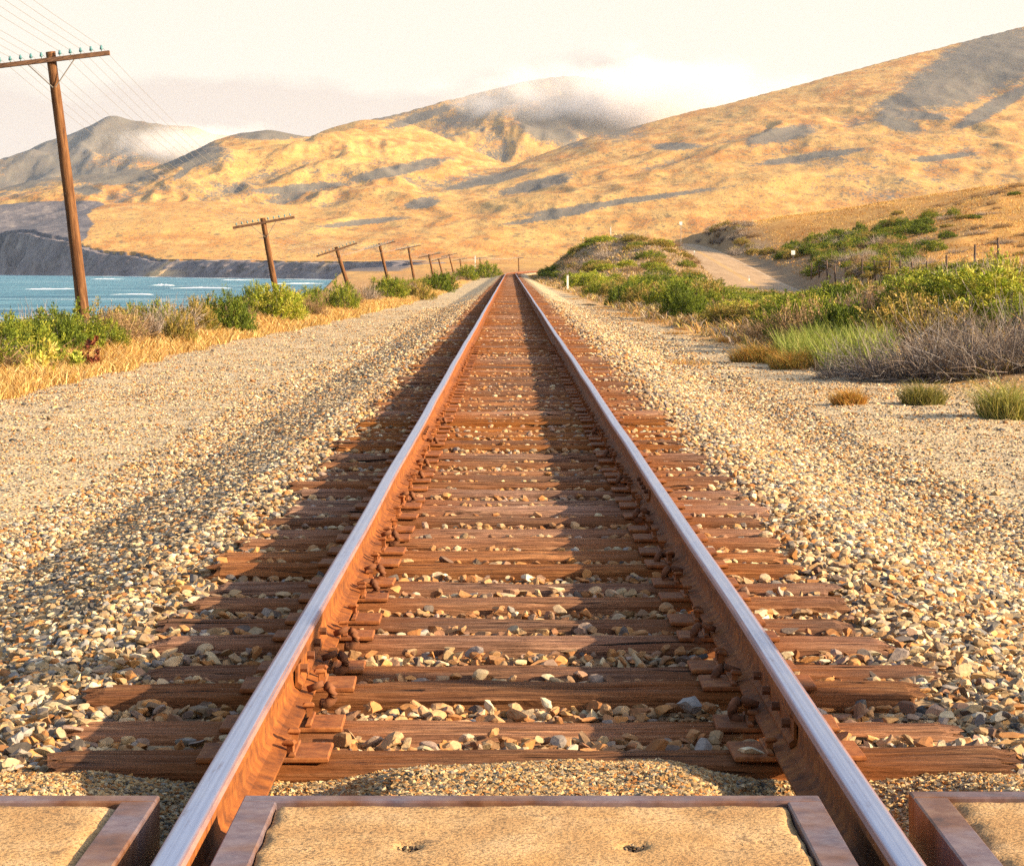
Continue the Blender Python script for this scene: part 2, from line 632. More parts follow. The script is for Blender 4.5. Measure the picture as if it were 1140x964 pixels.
def mat_rust(name, a, b, c, scale=14, rough=.85, spec=.25):
    t = NT(name)
    P = t.pos()
    n1 = t.noise(P, scale, 6, .65)
    n2 = t.noise(t.pos((3, 1.2, 9)), 1.6, 4, .6)
    col = t.ramp(n1, [(.28, a), (.5, b), (.74, c)])
    col = t.mix(t.ramp(n2, [(.45, 0.), (.7, .55)]), col, a)
    return t.finish(col, rough, t.bump(n1, .35, .004), spec=spec)


def mat_railtop():
    t = NT('polished_rail_head')
    a = t.attr('across')
    cb = t.n('ShaderNodeCombineXYZ')
    sp = t.n('ShaderNodeSeparateXYZ')
    t.l(t.n('ShaderNodeNewGeometry').outputs['Position'], sp.inputs[0])
    t.l(t.math('MULTIPLY', a, 3.2), cb.inputs[0])
    t.l(t.math('MULTIPLY', sp.outputs['Y'], .22), cb.inputs[1])
    n = t.noise(cb.outputs[0], 1.0, 6, .6)
    n2 = t.noise(t.pos((30, 5, 30)), 1.0, 6, .7)
    c = t.ramp(n, [(.30, (.21, .20, .27)), (.45, (.30, .33, .46)), (.58, (.40, .43, .56)), (.72, (.27, .25, .32))])
    side = t.math('ABSOLUTE', a)
    rust = t.math('ADD', t.math('MULTIPLY', t.math('SUBTRACT', side, .52), 2.6), t.math('MULTIPLY', t.math('SUBTRACT', n, .5), 2.2))
    rust = t.ramp(rust, [(.30, 0.), (.75, .85)])
    c = t.mix(rust, c, t.ramp(n2, [(.35, (.15, .055, .030)), (.65, (.30, .13, .075))]))
    c = t.mix(t.ramp(n2, [(.60, 0.), (.72, .5)]), c, (.17, .085, .06))
    r = t.math('ADD', t.math('MULTIPLY', rust, .35), t.math('MULTIPLY_ADD', n2, .25, .18))
    m = t.math('SUBTRACT', .9, t.math('MULTIPLY', rust, .8))
    return t.finish(c, r, t.bump(n2, .2, .002), metallic=m, spec=.5)


def mat_steel():
    t = NT('rusty_frame_steel')
    n1 = t.noise(t.pos(), 9, 6, .65)
    n2 = t.noise(t.pos(), 2.6, 4, .6)
    c = t.ramp(n1, [(.3, (.055, .026, .016)), (.48, (.14, .060, .030)), (.62, (.20, .105, .060)), (.75, (.28, .18, .12))])
    n3 = t.noise(t.pos(), 30, 5, .7)
    c = t.mix(t.ramp(n2, [(.44, 0.), (.60, .6)]), c, t.ramp(n3, [(.35, (.11, .085, .115)), (.6, (.19, .165, .195))]))
    return t.finish(c, .5, t.bump(n1, .3, .003), metallic=.3)


def mat_concrete():
    t = NT('tan_concrete')
    P = t.pos()
    n1 = t.noise(P, 5, 6, .65)
    n2 = t.noise(P, 90, 3, .7)
    n3 = t.noise(P, 1.7, 4, .6)
    n4 = t.noise(P, 14, 3, .6)
    c = t.ramp(n1, [(.28, (.31, .165, .065)), (.5, (.43, .26, .115)), (.72, (.52, .35, .185))])
    c = t.mix(t.ramp(n2, [(.38, .85), (.50, 0.)]), c, (.15, .09, .045))
    c = t.mix(t.ramp(n3, [(.5, 0.), (.72, .55)]), c, (.44, .23, .075))
    c = t.mix(t.ramp(n4, [(.63, 0.), (.70, .7)]), c, (.13, .085, .05))
    n5 = t.noise(t.pos((3.5, .9, 1)), 1.3, 6, .7, .5)
    c = t.mix(t.ramp(n5, [(.52, 0.), (.68, .45)]), c, (.25, .13, .05))
    return t.finish(c, .9, t.bump(n2, .7, .006), spec=.1)


def mat_pole():
    t = NT('pole_timber')
    P = t.pos((9, 9, .7), True)
    n1 = t.noise(P, 1.6, 6, .7, .5)
    n2 = t.noise(t.pos((1, 1, .35), True), 2.0, 4, .6)
    c = t.ramp(n1, [(.34, (.022, .010, .006)), (.46, (.09, .038, .015)), (.58, (.17, .078, .030)), (.75, (.29, .16, .07))])
    c = t.mix(t.ramp(n2, [(.42, 0.), (.66, .4)]), c, (.15, .055, .016))
    return t.finish(c, .85, t.bump(n1, .7, .02), spec=.2)


def mat_road():
    t = NT('worn_asphalt')
    a = t.attr('across')
    n1 = t.noise(t.pos((.8, .08, .8)), 1.0, 5, .65)
    n2 = t.noise(t.pos(), 6, 4, .7)
    c = t.ramp(n1, [(.3, (.31, .195, .10)), (.55, (.41, .265, .14)), (.75, (.48, .33, .185))])
    c = t.mix(t.ramp(n2, [(.4, .3), (.55, 0.)]), c, (.16, .105, .06))
    # double yellow centre line, pale edge lines
    d = t.math('ABSOLUTE', t.math('SUBTRACT', a, .5))
    line = t.ramp(d, [(.0, 0.), (.010, 0.), (.012, 1.), (.034, 1.), (.036, 0.)])
    c = t.mix(t.math('MULTIPLY', line, t.ramp(t.noise(t.pos(), 1.2, 4, .6), [(.35, .2), (.6, .75)])), c, (.55, .30, .05))
    edge = t.ramp(d, [(.455, 0.), (.46, 1.), (.475, 1.), (.48, 0.)])
    c = t.mix(t.math('MULTIPLY', edge, .3), c, (.6, .55, .45))
    return t.finish(c, .85, t.bump(n2, .3, .01), spec=.2)


def mat_sea():
    t = NT('sea_water')
    w1 = t.noise(t.pos((.02, .05, .02)), 1.0, 8, .72, .6)
    w2 = t.noise(t.pos((.10, .30, .1)), 1.0, 4, .6)
    w3 = t.noise(t.pos((.004, .010, .01)), 1.0, 4, .55)
    c = t.ramp(w1, [(.36, (.018, .080, .135)), (.5, (.055, .165, .225)), (.64, (.20, .35, .40))])
    c = t.mix(t.ramp(w3, [(.4, 0.), (.65, .6)]), c, (.085, .22, .275))
    # broken foam streaks of the swell
    fo = t.noise(t.pos((.0045, .028, .01)), 1.0, 7, .62, .7)
    foam = t.ramp(fo, [(.62, 0.), (.68, .8)])
    c = t.mix(foam, c, (.75, .74, .70))
    r = t.mix(foam, (.5, .5, .5), (.9, .9, .9))
    h = t.math('ADD', t.math('MULTIPLY', w1, 2.0), w2)
    return t.finish(c, r, t.bump(h, 1.0, 2.5), spec=.2)


def mat_foam():
    t = NT('surf_foam')
    n = t.noise(t.pos((.06, .12, .2)), 1.0, 5, .65)
    c = t.ramp(n, [(.35, (.30, .42, .44)), (.55, (.80, .80, .77)), (.8, (.88, .87, .83))])
    return t.finish(c, .9, t.bump(n, .5, 1.0))


def mat_cliff():
    t = NT('sea_cliff_rock')
    st = t.noise(t.pos((.04, .04, .03)), 1.0, 7, .7, .5)
    hz = t.noise(t.pos((.01, .01, .35)), 1.0, 4, .6)
    c = t.ramp(st, [(.32, (.06, .05, .052)), (.46, (.15, .125, .125)), (.58, (.25, .205, .19)), (.74, (.42, .34, .26))])
    c = t.mix(t.ramp(hz, [(.42, 0.), (.62, .45)]), c, (.17, .145, .145))
    tn = t.noise(t.pos((.022, .022, .05)), 1.0, 5, .65)
    c = t.mix(t.math('MULTIPLY', t.ramp(tn, [(.50, 0.), (.75, 1.)]), .22), c, (.42, .29, .18))
    c = t.mix(t.attr('sand'), c, (.58, .38, .19))
    return t.finish(c, .95, t.bump(st, .8, 2.0), spec=.1)


def mat_plain(name, c, rough=.6, metallic=0., spec=.3, vary=None):
    t = NT(name)
    if vary:
        n = t.noise(t.pos(), vary[0], 5, .6)
        col = t.ramp(n, [(.35, c), (.7, vary[1])])
        return t.finish(col, rough, metallic=metallic, spec=spec)
    return t.finish(c, rough, metallic=metallic, spec=spec)


def mat_fog(name, density, scale, seed):
    t = NT(name)
    co = t.n('ShaderNodeTexCoord').outputs['Object']       # the bank is a unit ball scaled by its object
    ln = t.n('ShaderNodeVectorMath', operation='LENGTH')
    t.l(co, ln.inputs[0])
    gp = t.n('ShaderNodeNewGeometry').outputs['Position']
    mp = t.n('ShaderNodeMapping')
    mp.inputs['Location'].default_value = (seed * 3.1, seed * 1.7, seed)
    mp.inputs['Scale'].default_value = (scale, scale * .6, scale * 1.7)
    t.l(gp, mp.inputs['Vector'])
    nz = t.noise(mp.outputs[0], 1.0, 6, .6, .3)
    # solid noise minus distance from the middle: ragged edge, wispy inside
    d = t.math('SUBTRACT', t.math('MULTIPLY', nz, 1.9), t.math('ADD', t.math('MULTIPLY', ln.outputs['Value'], .95), .30))
    d = t.math('MULTIPLY', t.math('MULTIPLY', d, 2.2, clamp=True), density)
    pv = t.n('ShaderNodeVolumePrincipled')
    pv.inputs['Color'].default_value = (.86, .84, .85, 1)
    pv.inputs['Anisotropy'].default_value = .0
    t.l(d, pv.inputs['Density'])
    t.l(pv.outputs[0], t.out.inputs['Volume'])
    return t.mat


M = dict(
    ground=mat_ground(), stone=mat_attr('ballast_stone', .9, (.5, .006), 0, .2, .28, 60),
    tie=mat_tie(), rust=mat_rust('orange_rust', (.06, .019, .006), (.20, .058, .009), (.31, .108, .018), 20),
    plate=mat_rust('plate_rust', (.085, .028, .010), (.23, .072, .018), (.34, .13, .036), 22),
    anchor=mat_rust('dark_rust', (.06, .026, .014), (.15, .055, .022), (.24, .09, .035), 30),
    railtop=mat_railtop(), steel=mat_steel(), concrete=mat_concrete(), pole=mat_pole(), road=mat_road(), sea=mat_sea(), foam=mat_foam(), cliff=mat_cliff(),
    leaf=mat_attr('shrub_leaf', .7, None, .22, .15), twig=mat_attr('dry_twig', .9, None, 0, .1), grass=mat_attr('grass_blade', .7, None, .25, .2),
    arm=mat_plain('crossarm_timber', (.10, .050, .028), .9, vary=(7, (.21, .11, .06))),
    glass=mat_plain('insulator_glass', (.05, .16, .17), .25, spec=.5), galv=mat_plain('galvanised_strap', (.26, .22, .18), .55, .5),
    wire=mat_plain('weathered_wire', (.30, .27, .25), .6, .3), white=mat_plain('white_marker_paint', (.75, .74, .70), .6, vary=(3, (.62, .59, .52))),
    greypost=mat_plain('grey_post_paint', (.34, .31, .28), .7, vary=(4, (.26, .22, .18))), fence=mat_plain('fence_post_wood', (.07, .045, .032), .9, vary=(8, (.16, .10, .065))),
    dark=mat_plain('dark_debris', (.035, .025, .018), .95, vary=(60, (.10, .07, .045))),
)

# ------------------------------------------------------------------ ground sheet
uc = np.concatenate([np.linspace(-3.2, -.62, 40)[:-1], np.linspace(-.62, -.255, 60)[:-1], np.linspace(-.255, .255, 640), np.linspace(.255, .62, 60)[1:], np.linspace(.62, 3.2, 40)[1:]])
rows = [.6]
while rows[-1] < 3:
    rows.append(rows[-1] * 1.12)
while rows[-1] < 7.0:
    rows.append(rows[-1] + .035)
while rows[-1] < 60:
    rows.append(rows[-1] * 1.014)
while rows[-1] < 2300:
    rows.append(rows[-1] * 1.012)
while rows[-1] < 6500:
    rows.append(rows[-1] + 17)
while rows[-1] < 9200:
    rows.append(rows[-1] + 28)
while rows[-1] < 12500:
    rows.append(rows[-1] * 1.1)
yr = np.array(rows)
U, YY = np.meshgrid(uc, yr)
XX = np.clip(U * YY, -12800, 12800)
ZZ = ground_z(XX, np.minimum(YY, 9200))
s_ = XX - track_x(YY)
edge_n = .45 * fbm(XX / 1.3, YY / 2.6, 3, 71)
gravel = sstep(-.25, .45, xe_left(YY) + s_ + edge_n) * sstep(-.3, .6, xe_right(YY) - s_ + edge_n * 1.3) * (1 - sstep(450, 560, YY))
stain = (1 - sstep(1.1, 2.1, np.abs(s_) + .25 * fbm(XX * 2, YY / 2, 2, 73))) * sstep(6.0, 7.0, YY) * (1 - sstep(700, 900, YY))
near = 1 - sstep(420, 900, YY)
rx_ = road_x(YY)
earth = sstep(0, 1.5, s_ - xe_right(YY)) * (1 - sstep(rx_ + 6, rx_ + 11, XX)) * (1 - sstep(300, 420, YY)) * .75
earth = np.maximum(earth, sstep(rx_ + 3.4, rx_ + 4.4, XX) * (1 - sstep(rx_ + 9, rx_ + 14, XX)) * (1 - sstep(450, 520, YY)) * .6)
earth = np.maximum(earth, sstep(.8, 2.5, -s_ - xe_left(YY)) * .7 * near)
pxv, pyv = CX + FPX * U, CY - FPX * (ZZ - CAMZ) / YY


def blob(cx, cy, ax, ay, rot=0.0, ylo=2300, yhi=9000):
    """a scrub patch on the hillside: an ellipse round the world point on the slope"""
    c, s = math.cos(math.radians(rot)), math.sin(math.radians(rot))
    dx, dy = pxv - cx, pyv - cy
    a = (dx * c + dy * s) / ax
    b = (-dx * s + dy * c) / ay
    return np.clip(1.25 - (a * a + b * b) * .6, 0, 1.2) * (YY > ylo) * (YY < yhi)


scrub = .18 + .30 * fbm(XX / 420, YY / 800, 4, 81)
scrub = scrub * sstep(2400, 2900, YY)
far_rows = yr > 2400
zf = np.zeros_like(ZZ)
XF, YF = XX[far_rows], YY[far_rows]
zf[far_rows] = (far_z(XF - 55, YF) + far_z(XF + 55, YF)) / 2 - ZZ[far_rows]
scrub = scrub + .34 * np.clip((zf - .5) / 6, 0, 1) * sstep(2700, 3200, YY)
for b in [(1090, 78, 95, 30, -22), (1030, 108, 55, 12, -12), (1000, 138, 26, 7, 12), (1105, 120, 50, 8, -30), (1015, 128, 38, 5, 5), (1100, 60, 60, 22, -18),
          (752, 163, 26, 4, 0), (870, 150, 40, 8, -10), (600, 205, 40, 6, -14), (470, 226, 18, 6, -8), (440, 190, 60, 6, -12), (545, 200, 50, 5, -12), (330, 210, 60, 4, -5),
          (206, 190, 18, 4, -38), (610, 142, 40, 16, 22), (655, 128, 60, 22, 15), (560, 112, 46, 8, -14), (470, 130, 40, 5, -18), (690, 110, 50, 30, 0),
          (60, 175, 75, 26, -25), (125, 150, 70, 26, 0), (190, 165, 60, 20, 10), (300, 150, 42, 6, 0), (120, 196, 60, 10, 0), (95, 212, 18, 5, 0), (900, 175, 60, 4, -8),
          (690, 225, 120, 3, -8), (1050, 175, 40, 3, -6), (400, 248, 50, 3, -6), (620, 240, 60, 3, -10)]:
    scrub = np.maximum(scrub, blob(*b))
scrub = np.where(YY > 5700, np.maximum(scrub, .62 + .35 * fbm(XX / 300, YY / 500, 3, 83)), scrub)
rock = sstep(-.006, .006, (-.1857 - .00014 * np.clip(90 - ZZ, 0, 90)) - U + .004 * fbm(XX / 90, ZZ / 25, 3, 85)) * (YY > 2430) * (YY < 3350) * (ZZ > 3) * sstep(10, -5, (ZZ - 95))  # headland rock face; its dark colour also stands in for shade
rock = np.maximum(rock, sstep(30, 8, XX - coast_x(YY)) * (YY > 700))
idx = np.arange(U.size).reshape(U.shape)
F = np.stack([idx[:-1, :-1], idx[:-1, 1:], idx[1:, 1:], idx[1:, :-1]], -1).reshape(-1, 4)
V = np.stack([XX, YY, ZZ], -1).reshape(-1, 3)
gme = np_mesh('ground', V, F, M['ground'], None, {'gravel': gravel.ravel(), 'stain': stain.ravel(), 'near': near.ravel(), 'earth': earth.ravel(), 'scrub': scrub.ravel(), 'rock': rock.ravel()}, True)
tag(link('ground', gme), 'gravel roadbed and golden grass hills rising to cloudy peaks', None, None, 'structure')

# ------------------------------------------------------------------ sea, surf and cliffs
sx = np.concatenate([np.linspace(-12900, -3000, 12)[:-1], np.linspace(-3000, 400, 120)])
sy = np.concatenate([np.linspace(-40, 3600, 160), np.linspace(3600, 12900, 16)[1:]])
SX, SY = np.meshgrid(sx, sy)
SX = np.where(SX > -40, -40 + (SX + 40) * 0, SX)
keep = np.concatenate([[True], np.diff(np.where(sx > -40, -40, sx)) != 0])
SX, SY = SX[:, keep], SY[:, keep]
idx = np.arange(SX.size).reshape(SX.shape)
F = np.stack([idx[:-1, :-1], idx[:-1, 1:], idx[1:, 1:], idx[1:, :-1]], -1).reshape(-1, 4)
tag(link('sea', np_mesh('sea', np.stack([SX, SY, np.full_like(SX, -10.)], -1).reshape(-1, 3), F, M['sea'], None, None, True)), 'teal sea of the bay with pale swell lines', None, None, 'structure')


def strip(name, Yv, off0, off1, mat, z, wig, seed):
    c = np.array([np.interp(Yv, COAST_Y, COAST_X), Yv]).T
    d = np.gradient(c, axis=0)
    d /= np.linalg.norm(d, axis=1)[:, None]
    nrm = np.stack([-d[:, 1], d[:, 0]], 1)
    w = wig * fbm(Yv / 60, Yv * 0 + .5, 3, seed)
    a = c + nrm * (off0 + 0 * w)[:, None]
    b = c + nrm * (off1 + w)[:, None]
    Vv = np.concatenate([np.c_[a, np.full(len(a), z)], np.c_[b, np.full(len(a), z)]])
    n = len(a)
    F = np.stack([np.arange(n - 1), np.arange(n - 1) + n, np.arange(n - 1) + n + 1, np.arange(n - 1) + 1], 1)
    return np_mesh(name, Vv, F, mat, None, None, True)


Yv = np.arange(1250, 3500, 8.)
sf = strip('surf', Yv, np.full(len(Yv), 2.), 26 + 14 * np.maximum(0, perlin(Yv / 90, Yv * 0 + .2, 91)), M['foam'], -9.9, 7, 90)
tag(link('surf', sf), 'white surf line breaking along the foot of the cliffs', None, None, 'structure')
# breaking swell out in the bay: low rounded crests
wv = MB()
for (px, py, wd, hh) in [(182, 318, 30, .9), (225, 321, 70, .5), (60, 322, 60, .45), (20, 304.5, 40, .9), (120, 311, 40, .6), (330, 316, 60, .5), (265, 312, 40, .6), (150, 328, 50, .35), (390, 316.5, 40, .45)]:
    D = 11.39 * FPX / (py - CY)
    X0, W_ = wx(px, D), wd * D / FPX
    n = 24
    vs, fs = [], []
    for i in range(n + 1):
        t_ = i / n
        env = math.sin(math.pi * t_) ** .7
        yy = D + 8 * math.sin(t_ * 5 + px) + random.uniform(-2, 2)
        xx = X0 + W_ * (t_ - .5)
        h_ = hh * env * random.uniform(.5, 1.2)
        vs += [(xx, yy - 5 * env - 1, -10.03), (xx, yy, -9.98 + h_), (xx, yy + 9 * env + 1, -10.03)]
        if i:
            a = 3 * (i - 1)
            fs += [(a, a + 3, a + 4, a + 1), (a + 1, a + 4, a + 5, a + 2)]
    wv.add(vs, fs)
tag(wv.build('breaking_swell', M['foam'], smooth=True), 'white foam crests of the swell in the bay', None, None, 'stuff')

# cliff ribbon along the coast
Yv = np.concatenate([np.arange(850, 1700, 7.), np.arange(1700, 2760, 3.2)])
cx_ = coast_x(Yv)
pc = np.stack([cx_, Yv], 1)
dd = np.gradient(pc, axis=0)
dd /= np.linalg.norm(dd, axis=1)[:, None]
nn = np.stack([-dd[:, 1], dd[:, 0]], 1)
inland = pc - nn * 12
top = np.maximum(land_z(inland[:, 0], inland[:, 1]), -4)
arc_ = np.concatenate([[0], np.cumsum(np.linalg.norm(np.diff(pc, axis=0), axis=1))])
top = top + 2.2 * fbm(arc_ / 110, arc_ * 0 + .7, 4, 57) - .6
arc = np.concatenate([[0], np.cumsum(np.linalg.norm(np.diff(pc, axis=0), axis=1))])
KV = 16
Vv, sand = [], []
for k in range(KV):
    t_ = k / (KV - 1)
    zz = top * (1 - t_) + (-11.5) * t_ + .15
    off = -11 + 21 * t_ ** 1.1 + (8.0 * (ridged(arc / 38, arc * 0 + t_ * .5, 4, 95) - .2) + 3.0 * fbm(arc / 9, arc * 0 + t_ * 3, 3, 97)) * (.25 + .75 * math.sin(math.pi * min(1, t_ * .9 + .05)))
    if k == 0:
        off = np.full(len(arc), -32.)
    pxx = CX + FPX * pc[:, 0] / pc[:, 1]
    fan = np.exp(-((pxx - 195) / 13) ** 2) * t_ ** 2
    Vv.append(np.c_[pc + nn * (off + 16 * fan)[:, None], zz])
    sd = np.exp(-((pxx - 192) / 17) ** 2) * sstep(.45, .7, np.full(len(arc), t_)) + np.exp(-((pxx - 180) / 3) ** 2) * .8 + np.exp(-((pxx - 192) / 2) ** 2) * .7 + np.exp(-((pxx - 355) / 4) ** 2) * .45 * (t_ < .6)
    sand.append(np.clip(sd, 0, 1))
nA = len(arc)
idx = np.arange(KV * nA).reshape(KV, nA)
F = np.stack([idx[:-1, :-1], idx[:-1, 1:], idx[1:, 1:], idx[1:, :-1]], -1).reshape(-1, 4)
tag(link('sea_cliff', np_mesh('sea_cliff', np.concatenate(Vv), F, M['cliff'], None, {'sand': np.concatenate(sand)}, False)), 'grey eroded sea cliff under the golden coastal plain', None, None, 'structure')

# ------------------------------------------------------------------ road
Yv = np.concatenate([np.arange(10, 700, 4.)])
rows_v, acr = [], []
tx = np.gradient(road_x(Yv), Yv)
nrmx = 1 / np.sqrt(1 + tx ** 2)
for k in range(9):
    o = (k / 8 - .5) * 7.6
    rows_v.append(np.c_[road_x(Yv) + o * nrmx, Yv - o * nrmx * tx, road_z(Yv) + .07 + .06 * (1 - (2 * k / 8 - 1) ** 2)])
    acr.append(np.full(len(Yv), k / 8))
idx = np.arange(9 * len(Yv)).reshape(9, -1)
F = np.stack([idx[:-1, :-1], idx[1:, :-1], idx[1:, 1:], idx[:-1, 1:]], -1).reshape(-1, 4)
tag(link('road', np_mesh('road', np.concatenate(rows_v), F, M['road'], None, {'across': np.concatenate(acr)}, True)), 'worn tan country road climbing over the crest', None, None, 'structure')

# ------------------------------------------------------------------ stones
_ico = []
g_ = (1 + 5 ** .5) / 2
for a, b in ((1, g_), (-1, g_), (1, -g_), (-1, -g_)):
    _ico += [(0, a, b), (a, b, 0), (b, 0, a)]
ICO = np.array(_ico, float)
ICO /= np.linalg.norm(ICO[0])
from itertools import combinations
ICOF = []
for c3 in combinations(range(12), 3):
    p = ICO[list(c3)]
    if all(abs(np.linalg.norm(p[i] - p[j]) - 1.0515) < .01 for i, j in ((0, 1), (1, 2), (0, 2))):
        if np.dot(np.cross(p[1] - p[0], p[2] - p[0]), p.sum(0)) < 0:
            c3 = (c3[0], c3[2], c3[1])
        ICOF.append(c3)
ICOF = np.array(ICOF)
_mid = {}
_v2 = [tuple(v) for v in ICO]
ICO2F = []


def _m(a, b):
    key = (min(a, b), max(a, b))
    if key not in _mid:
        v = (np.array(_v2[a]) + np.array(_v2[b])) / 2
        _v2.append(tuple(v / np.linalg.norm(v)))
        _mid[key] = len(_v2) - 1
    return _mid[key]


for a, b, c in ICOF:
    ab, bc, ca = _m(a, b), _m(b, c), _m(c, a)
    ICO2F += [(a, ab, ca), (b, bc, ab), (c, ca, bc), (ab, bc, ca)]
ICO2, ICO2F = np.array(_v2), np.array(ICO2F)
OCT = np.array([(1, 0, 0), (-1, 0, 0), (0, 1, 0), (0, -1, 0), (0, 0, 1), (0, 0, -1)], float)
OCTF = np.array([(0, 2, 4), (2, 1, 4), (1, 3, 4), (3, 0, 4), (2, 0, 5), (1, 2, 5), (3, 1, 5), (0, 3, 5)])

PAL = np.array([(.38, .27, .145), (.44, .34, .20), (.29, .195, .10), (.18, .13, .08), (.35, .165, .055), (.22, .20, .175), (.12, .105, .09), (.52, .42, .28), (.24, .11, .04), (.07, .062, .055), (.40, .22, .08)])
PW = np.array([.17, .13, .15, .11, .10, .09, .08, .06, .05, .05, .06])
PW /= PW.sum()


def rot_mats(n):
    q = RNG.normal(size=(n, 4))
    q /= np.linalg.norm(q, axis=1)[:, None]
    w, x, y, z = q.T
    return np.stack([1 - 2 * (y * y + z * z), 2 * (x * y - z * w), 2 * (x * z + y * w), 2 * (x * y + z * w), 1 - 2 * (x * x + z * z), 2 * (y * z - x * w),
                     2 * (x * z - y * w), 2 * (y * z + x * w), 1 - 2 * (x * x + y * y)], 1).reshape(n, 3, 3)


def stones(name, X, Y, Z, R, stain=None, tmpl=(ICO, ICOF), pal=PAL, pw=PW):
    T, TF = tmpl
    n, k = len(X), len(T)
    fine = k > 20
    P = T[None] * (RNG.uniform(.94, 1.08, (n, k, 1)) if fine else RNG.uniform(.76, 1.2, (n, k, 1)))
    if fine:                                    # crushed rock: flat broken faces cut off a lump
        P = P * 1.25
        for _ in range(8):
            d = RNG.normal(size=(n, 3))
            d /= np.linalg.norm(d, axis=1)[:, None]
            ex = np.maximum(0, np.einsum('nkj,nj->nk', P, d) - RNG.uniform(.30, .80, (n, 1)))
            P = P - ex[:, :, None] * d[:, None, :]
    P = P * np.stack([RNG.uniform(.85, 1.3, n), RNG.uniform(.7, 1.05, n), RNG.uniform(.5, .85, n)], 1)[:, None, :]
    P = np.einsum('nij,nkj->nki', rot_mats(n), P)
    P[:, :, 2] *= .68
    P = P * R[:, None, None] + np.stack([X, Y, Z], 1)[:, None, :]
    ci = RNG.choice(len(pal), n, p=pw)
    c = pal[ci] * RNG.uniform(.75, 1.2, (n, 1))
    if stain is not None:
        rust = np.array([.33, .13, .040]) * RNG.uniform(.5, 1.2, (n, 1))
        c = c * (1 - stain[:, None]) + rust * stain[:, None]
    cc = np.repeat(c, k, 0)
    Fc = (TF[None] + (np.arange(n) * k)[:, None, None]).reshape(-1, 3)
    return np_mesh(name, P.reshape(-1, 3), Fc, M['stone'], cc)


TIE_Y0, TIE_SP = 6.12, .492


def scatter(n, x0, x1, y0, y1, fan=.262, power=1.0):
    X = RNG.uniform(x0, x1, n)
    Y = y0 + (y1 - y0) * RNG.uniform(0, 1, n) ** power
    k = np.abs(X) < fan * Y + .6
    return X[k], Y[k]


def not_on(X, Y):
    s = X - track_x(Y)
    rail = np.abs(np.abs(s) - .752) < .085
    ph = np.mod(Y - TIE_Y0, TIE_SP)
    ontie = (np.abs(s) < 1.36) & (ph < .235) & (Y > 6.0)
    return ~rail & ~ontie & (Y > 6.25)


bx, by, bz, br, bs = [], [], [], [], []


def put(X, Y, R, lift, stainf=0.0):
    k = not_on(X, Y)
    X, Y, R, lift = X[k], Y[k], R[k], lift[k]
    Z = ground_z(X, Y) + R * lift
    s = np.abs(X - track_x(Y))
    st = np.clip((1 - sstep(.6, 2.0, s)) * RNG.uniform(0, 1.1, len(X)), 0, .85) * stainf
    bx.append(X), by.append(Y), bz.append(Z), br.append(R), bs.append(st)


# cribs between the ties
for (n, x0, x1, y0, y1, r0, r1, l0, l1, stn, pw_) in [
    (60000, -1.5, 1.65, 6.2, 36, .010, .034, .1, 1.35, .8, 1.3),
    (14000, -1.5, 1.65, 34, 95, .03, .05, .0, .9, .85, 1.1),
    (120000, -3.5, -1.2, 6.2, 30, .008, .029, -.1, .6, .3, 1.25),
    (120000, 1.25, 3.7, 6.2, 30, .008, .031, -.1, .6, .35, 1.25),
    (62000, -7.6, -2.2, 6.2, 34, .006, .019, -.3, .5, 0, 1.1),
    (62000, 2.4, 8.4, 6.2, 34, .006, .020, -.3, .5, 0, 1.1),
    (15000, -3.6, -1.3, 28, 95, .02, .045, -.3, .35, .2, 1.2),
    (13000, 1.3, 3.8, 28, 95, .02, .045, -.3, .35, .2, 1.2),
    (36000, -7.4, -2.4, 30, 90, .010, .024, -.3, .4, 0, 1.4),
    (24000, 2.4, 7.4, 30, 90, .010, .024, -.3, .4, 0, 1.4),
    (6000, -7.4, -1.3, 24, 120, .015, .04, -.4, .35, .1, 1.2),
    (5000, 1.3, 8.2, 24, 120, .015, .045, -.4, .35, .1, 1.2),
    (1500, -7.4, 8.2, 10, 60, .035, .06, -.5, .2, .1, 1.2),
]:
    X, Y = scatter(n, x0, x1, y0, y1, power=pw_)
    rr = r0 + (r1 - r0) * RNG.uniform(0, 1, len(X)) ** 1.6
    s = X - track_x(Y)
    if r1 < .03:
        k = (s < xe_right(Y) + .9) & (s > -xe_left(Y) - .2)
        X, Y, rr = X[k], Y[k], rr[k]
    put(X, Y, rr, RNG.uniform(l0, l1, len(X)), stn)
BX, BY, BZ, BR, BS = [np.concatenate(q) for q in (bx, by, bz, br, bs)]
kn = (BY < 10.8) & (BR > .013)
me = stones('ballast_gravel', BX[~kn], BY[~kn], BZ[~kn], BR[~kn], BS[~kn])
tag(link('ballast_gravel', me), 'tan crushed stone ballast around and between the ties', None, None, 'stuff')
me = stones('coarse_ballast', BX[kn], BY[kn], BZ[kn], BR[kn] * 1.08, BS[kn], (ICO2, ICO2F))
tag(link('coarse_ballast', me), 'sharp broken ballast stones nearest to the crossing', None, None, 'stuff')

# fine gravel of the crossing approach
n = 85000
X = np.where(RNG.uniform(size=n) < .55, RNG.uniform(-.68, .79, n), np.where(RNG.uniform(size=n) < .5, RNG.uniform(-2.2, -.85, n), RNG.uniform(.98, 2.4, n)))
Y = RNG.uniform(5.13, 6.5, n)
k = (Y < 6.25 + .2 * np.array(perlin(X * 2.5, X * 0, 99)))
X, Y = X[k], Y[k]
R = .0035 + .009 * RNG.uniform(0, 1, len(X)) ** 2
Z = ground_z(X, Y) + R * .2 + .02 * np.maximum(0, perlin(X * 4, Y * 4, 98))
me = stones('fine_gravel', X, Y, Z, R, None, (OCT, OCTF), PAL * np.array([.9, .82, .68]))
tag(link('fine_gravel', me), 'fine brown gravel heaped against the crossing panels', None, None, 'stuff')

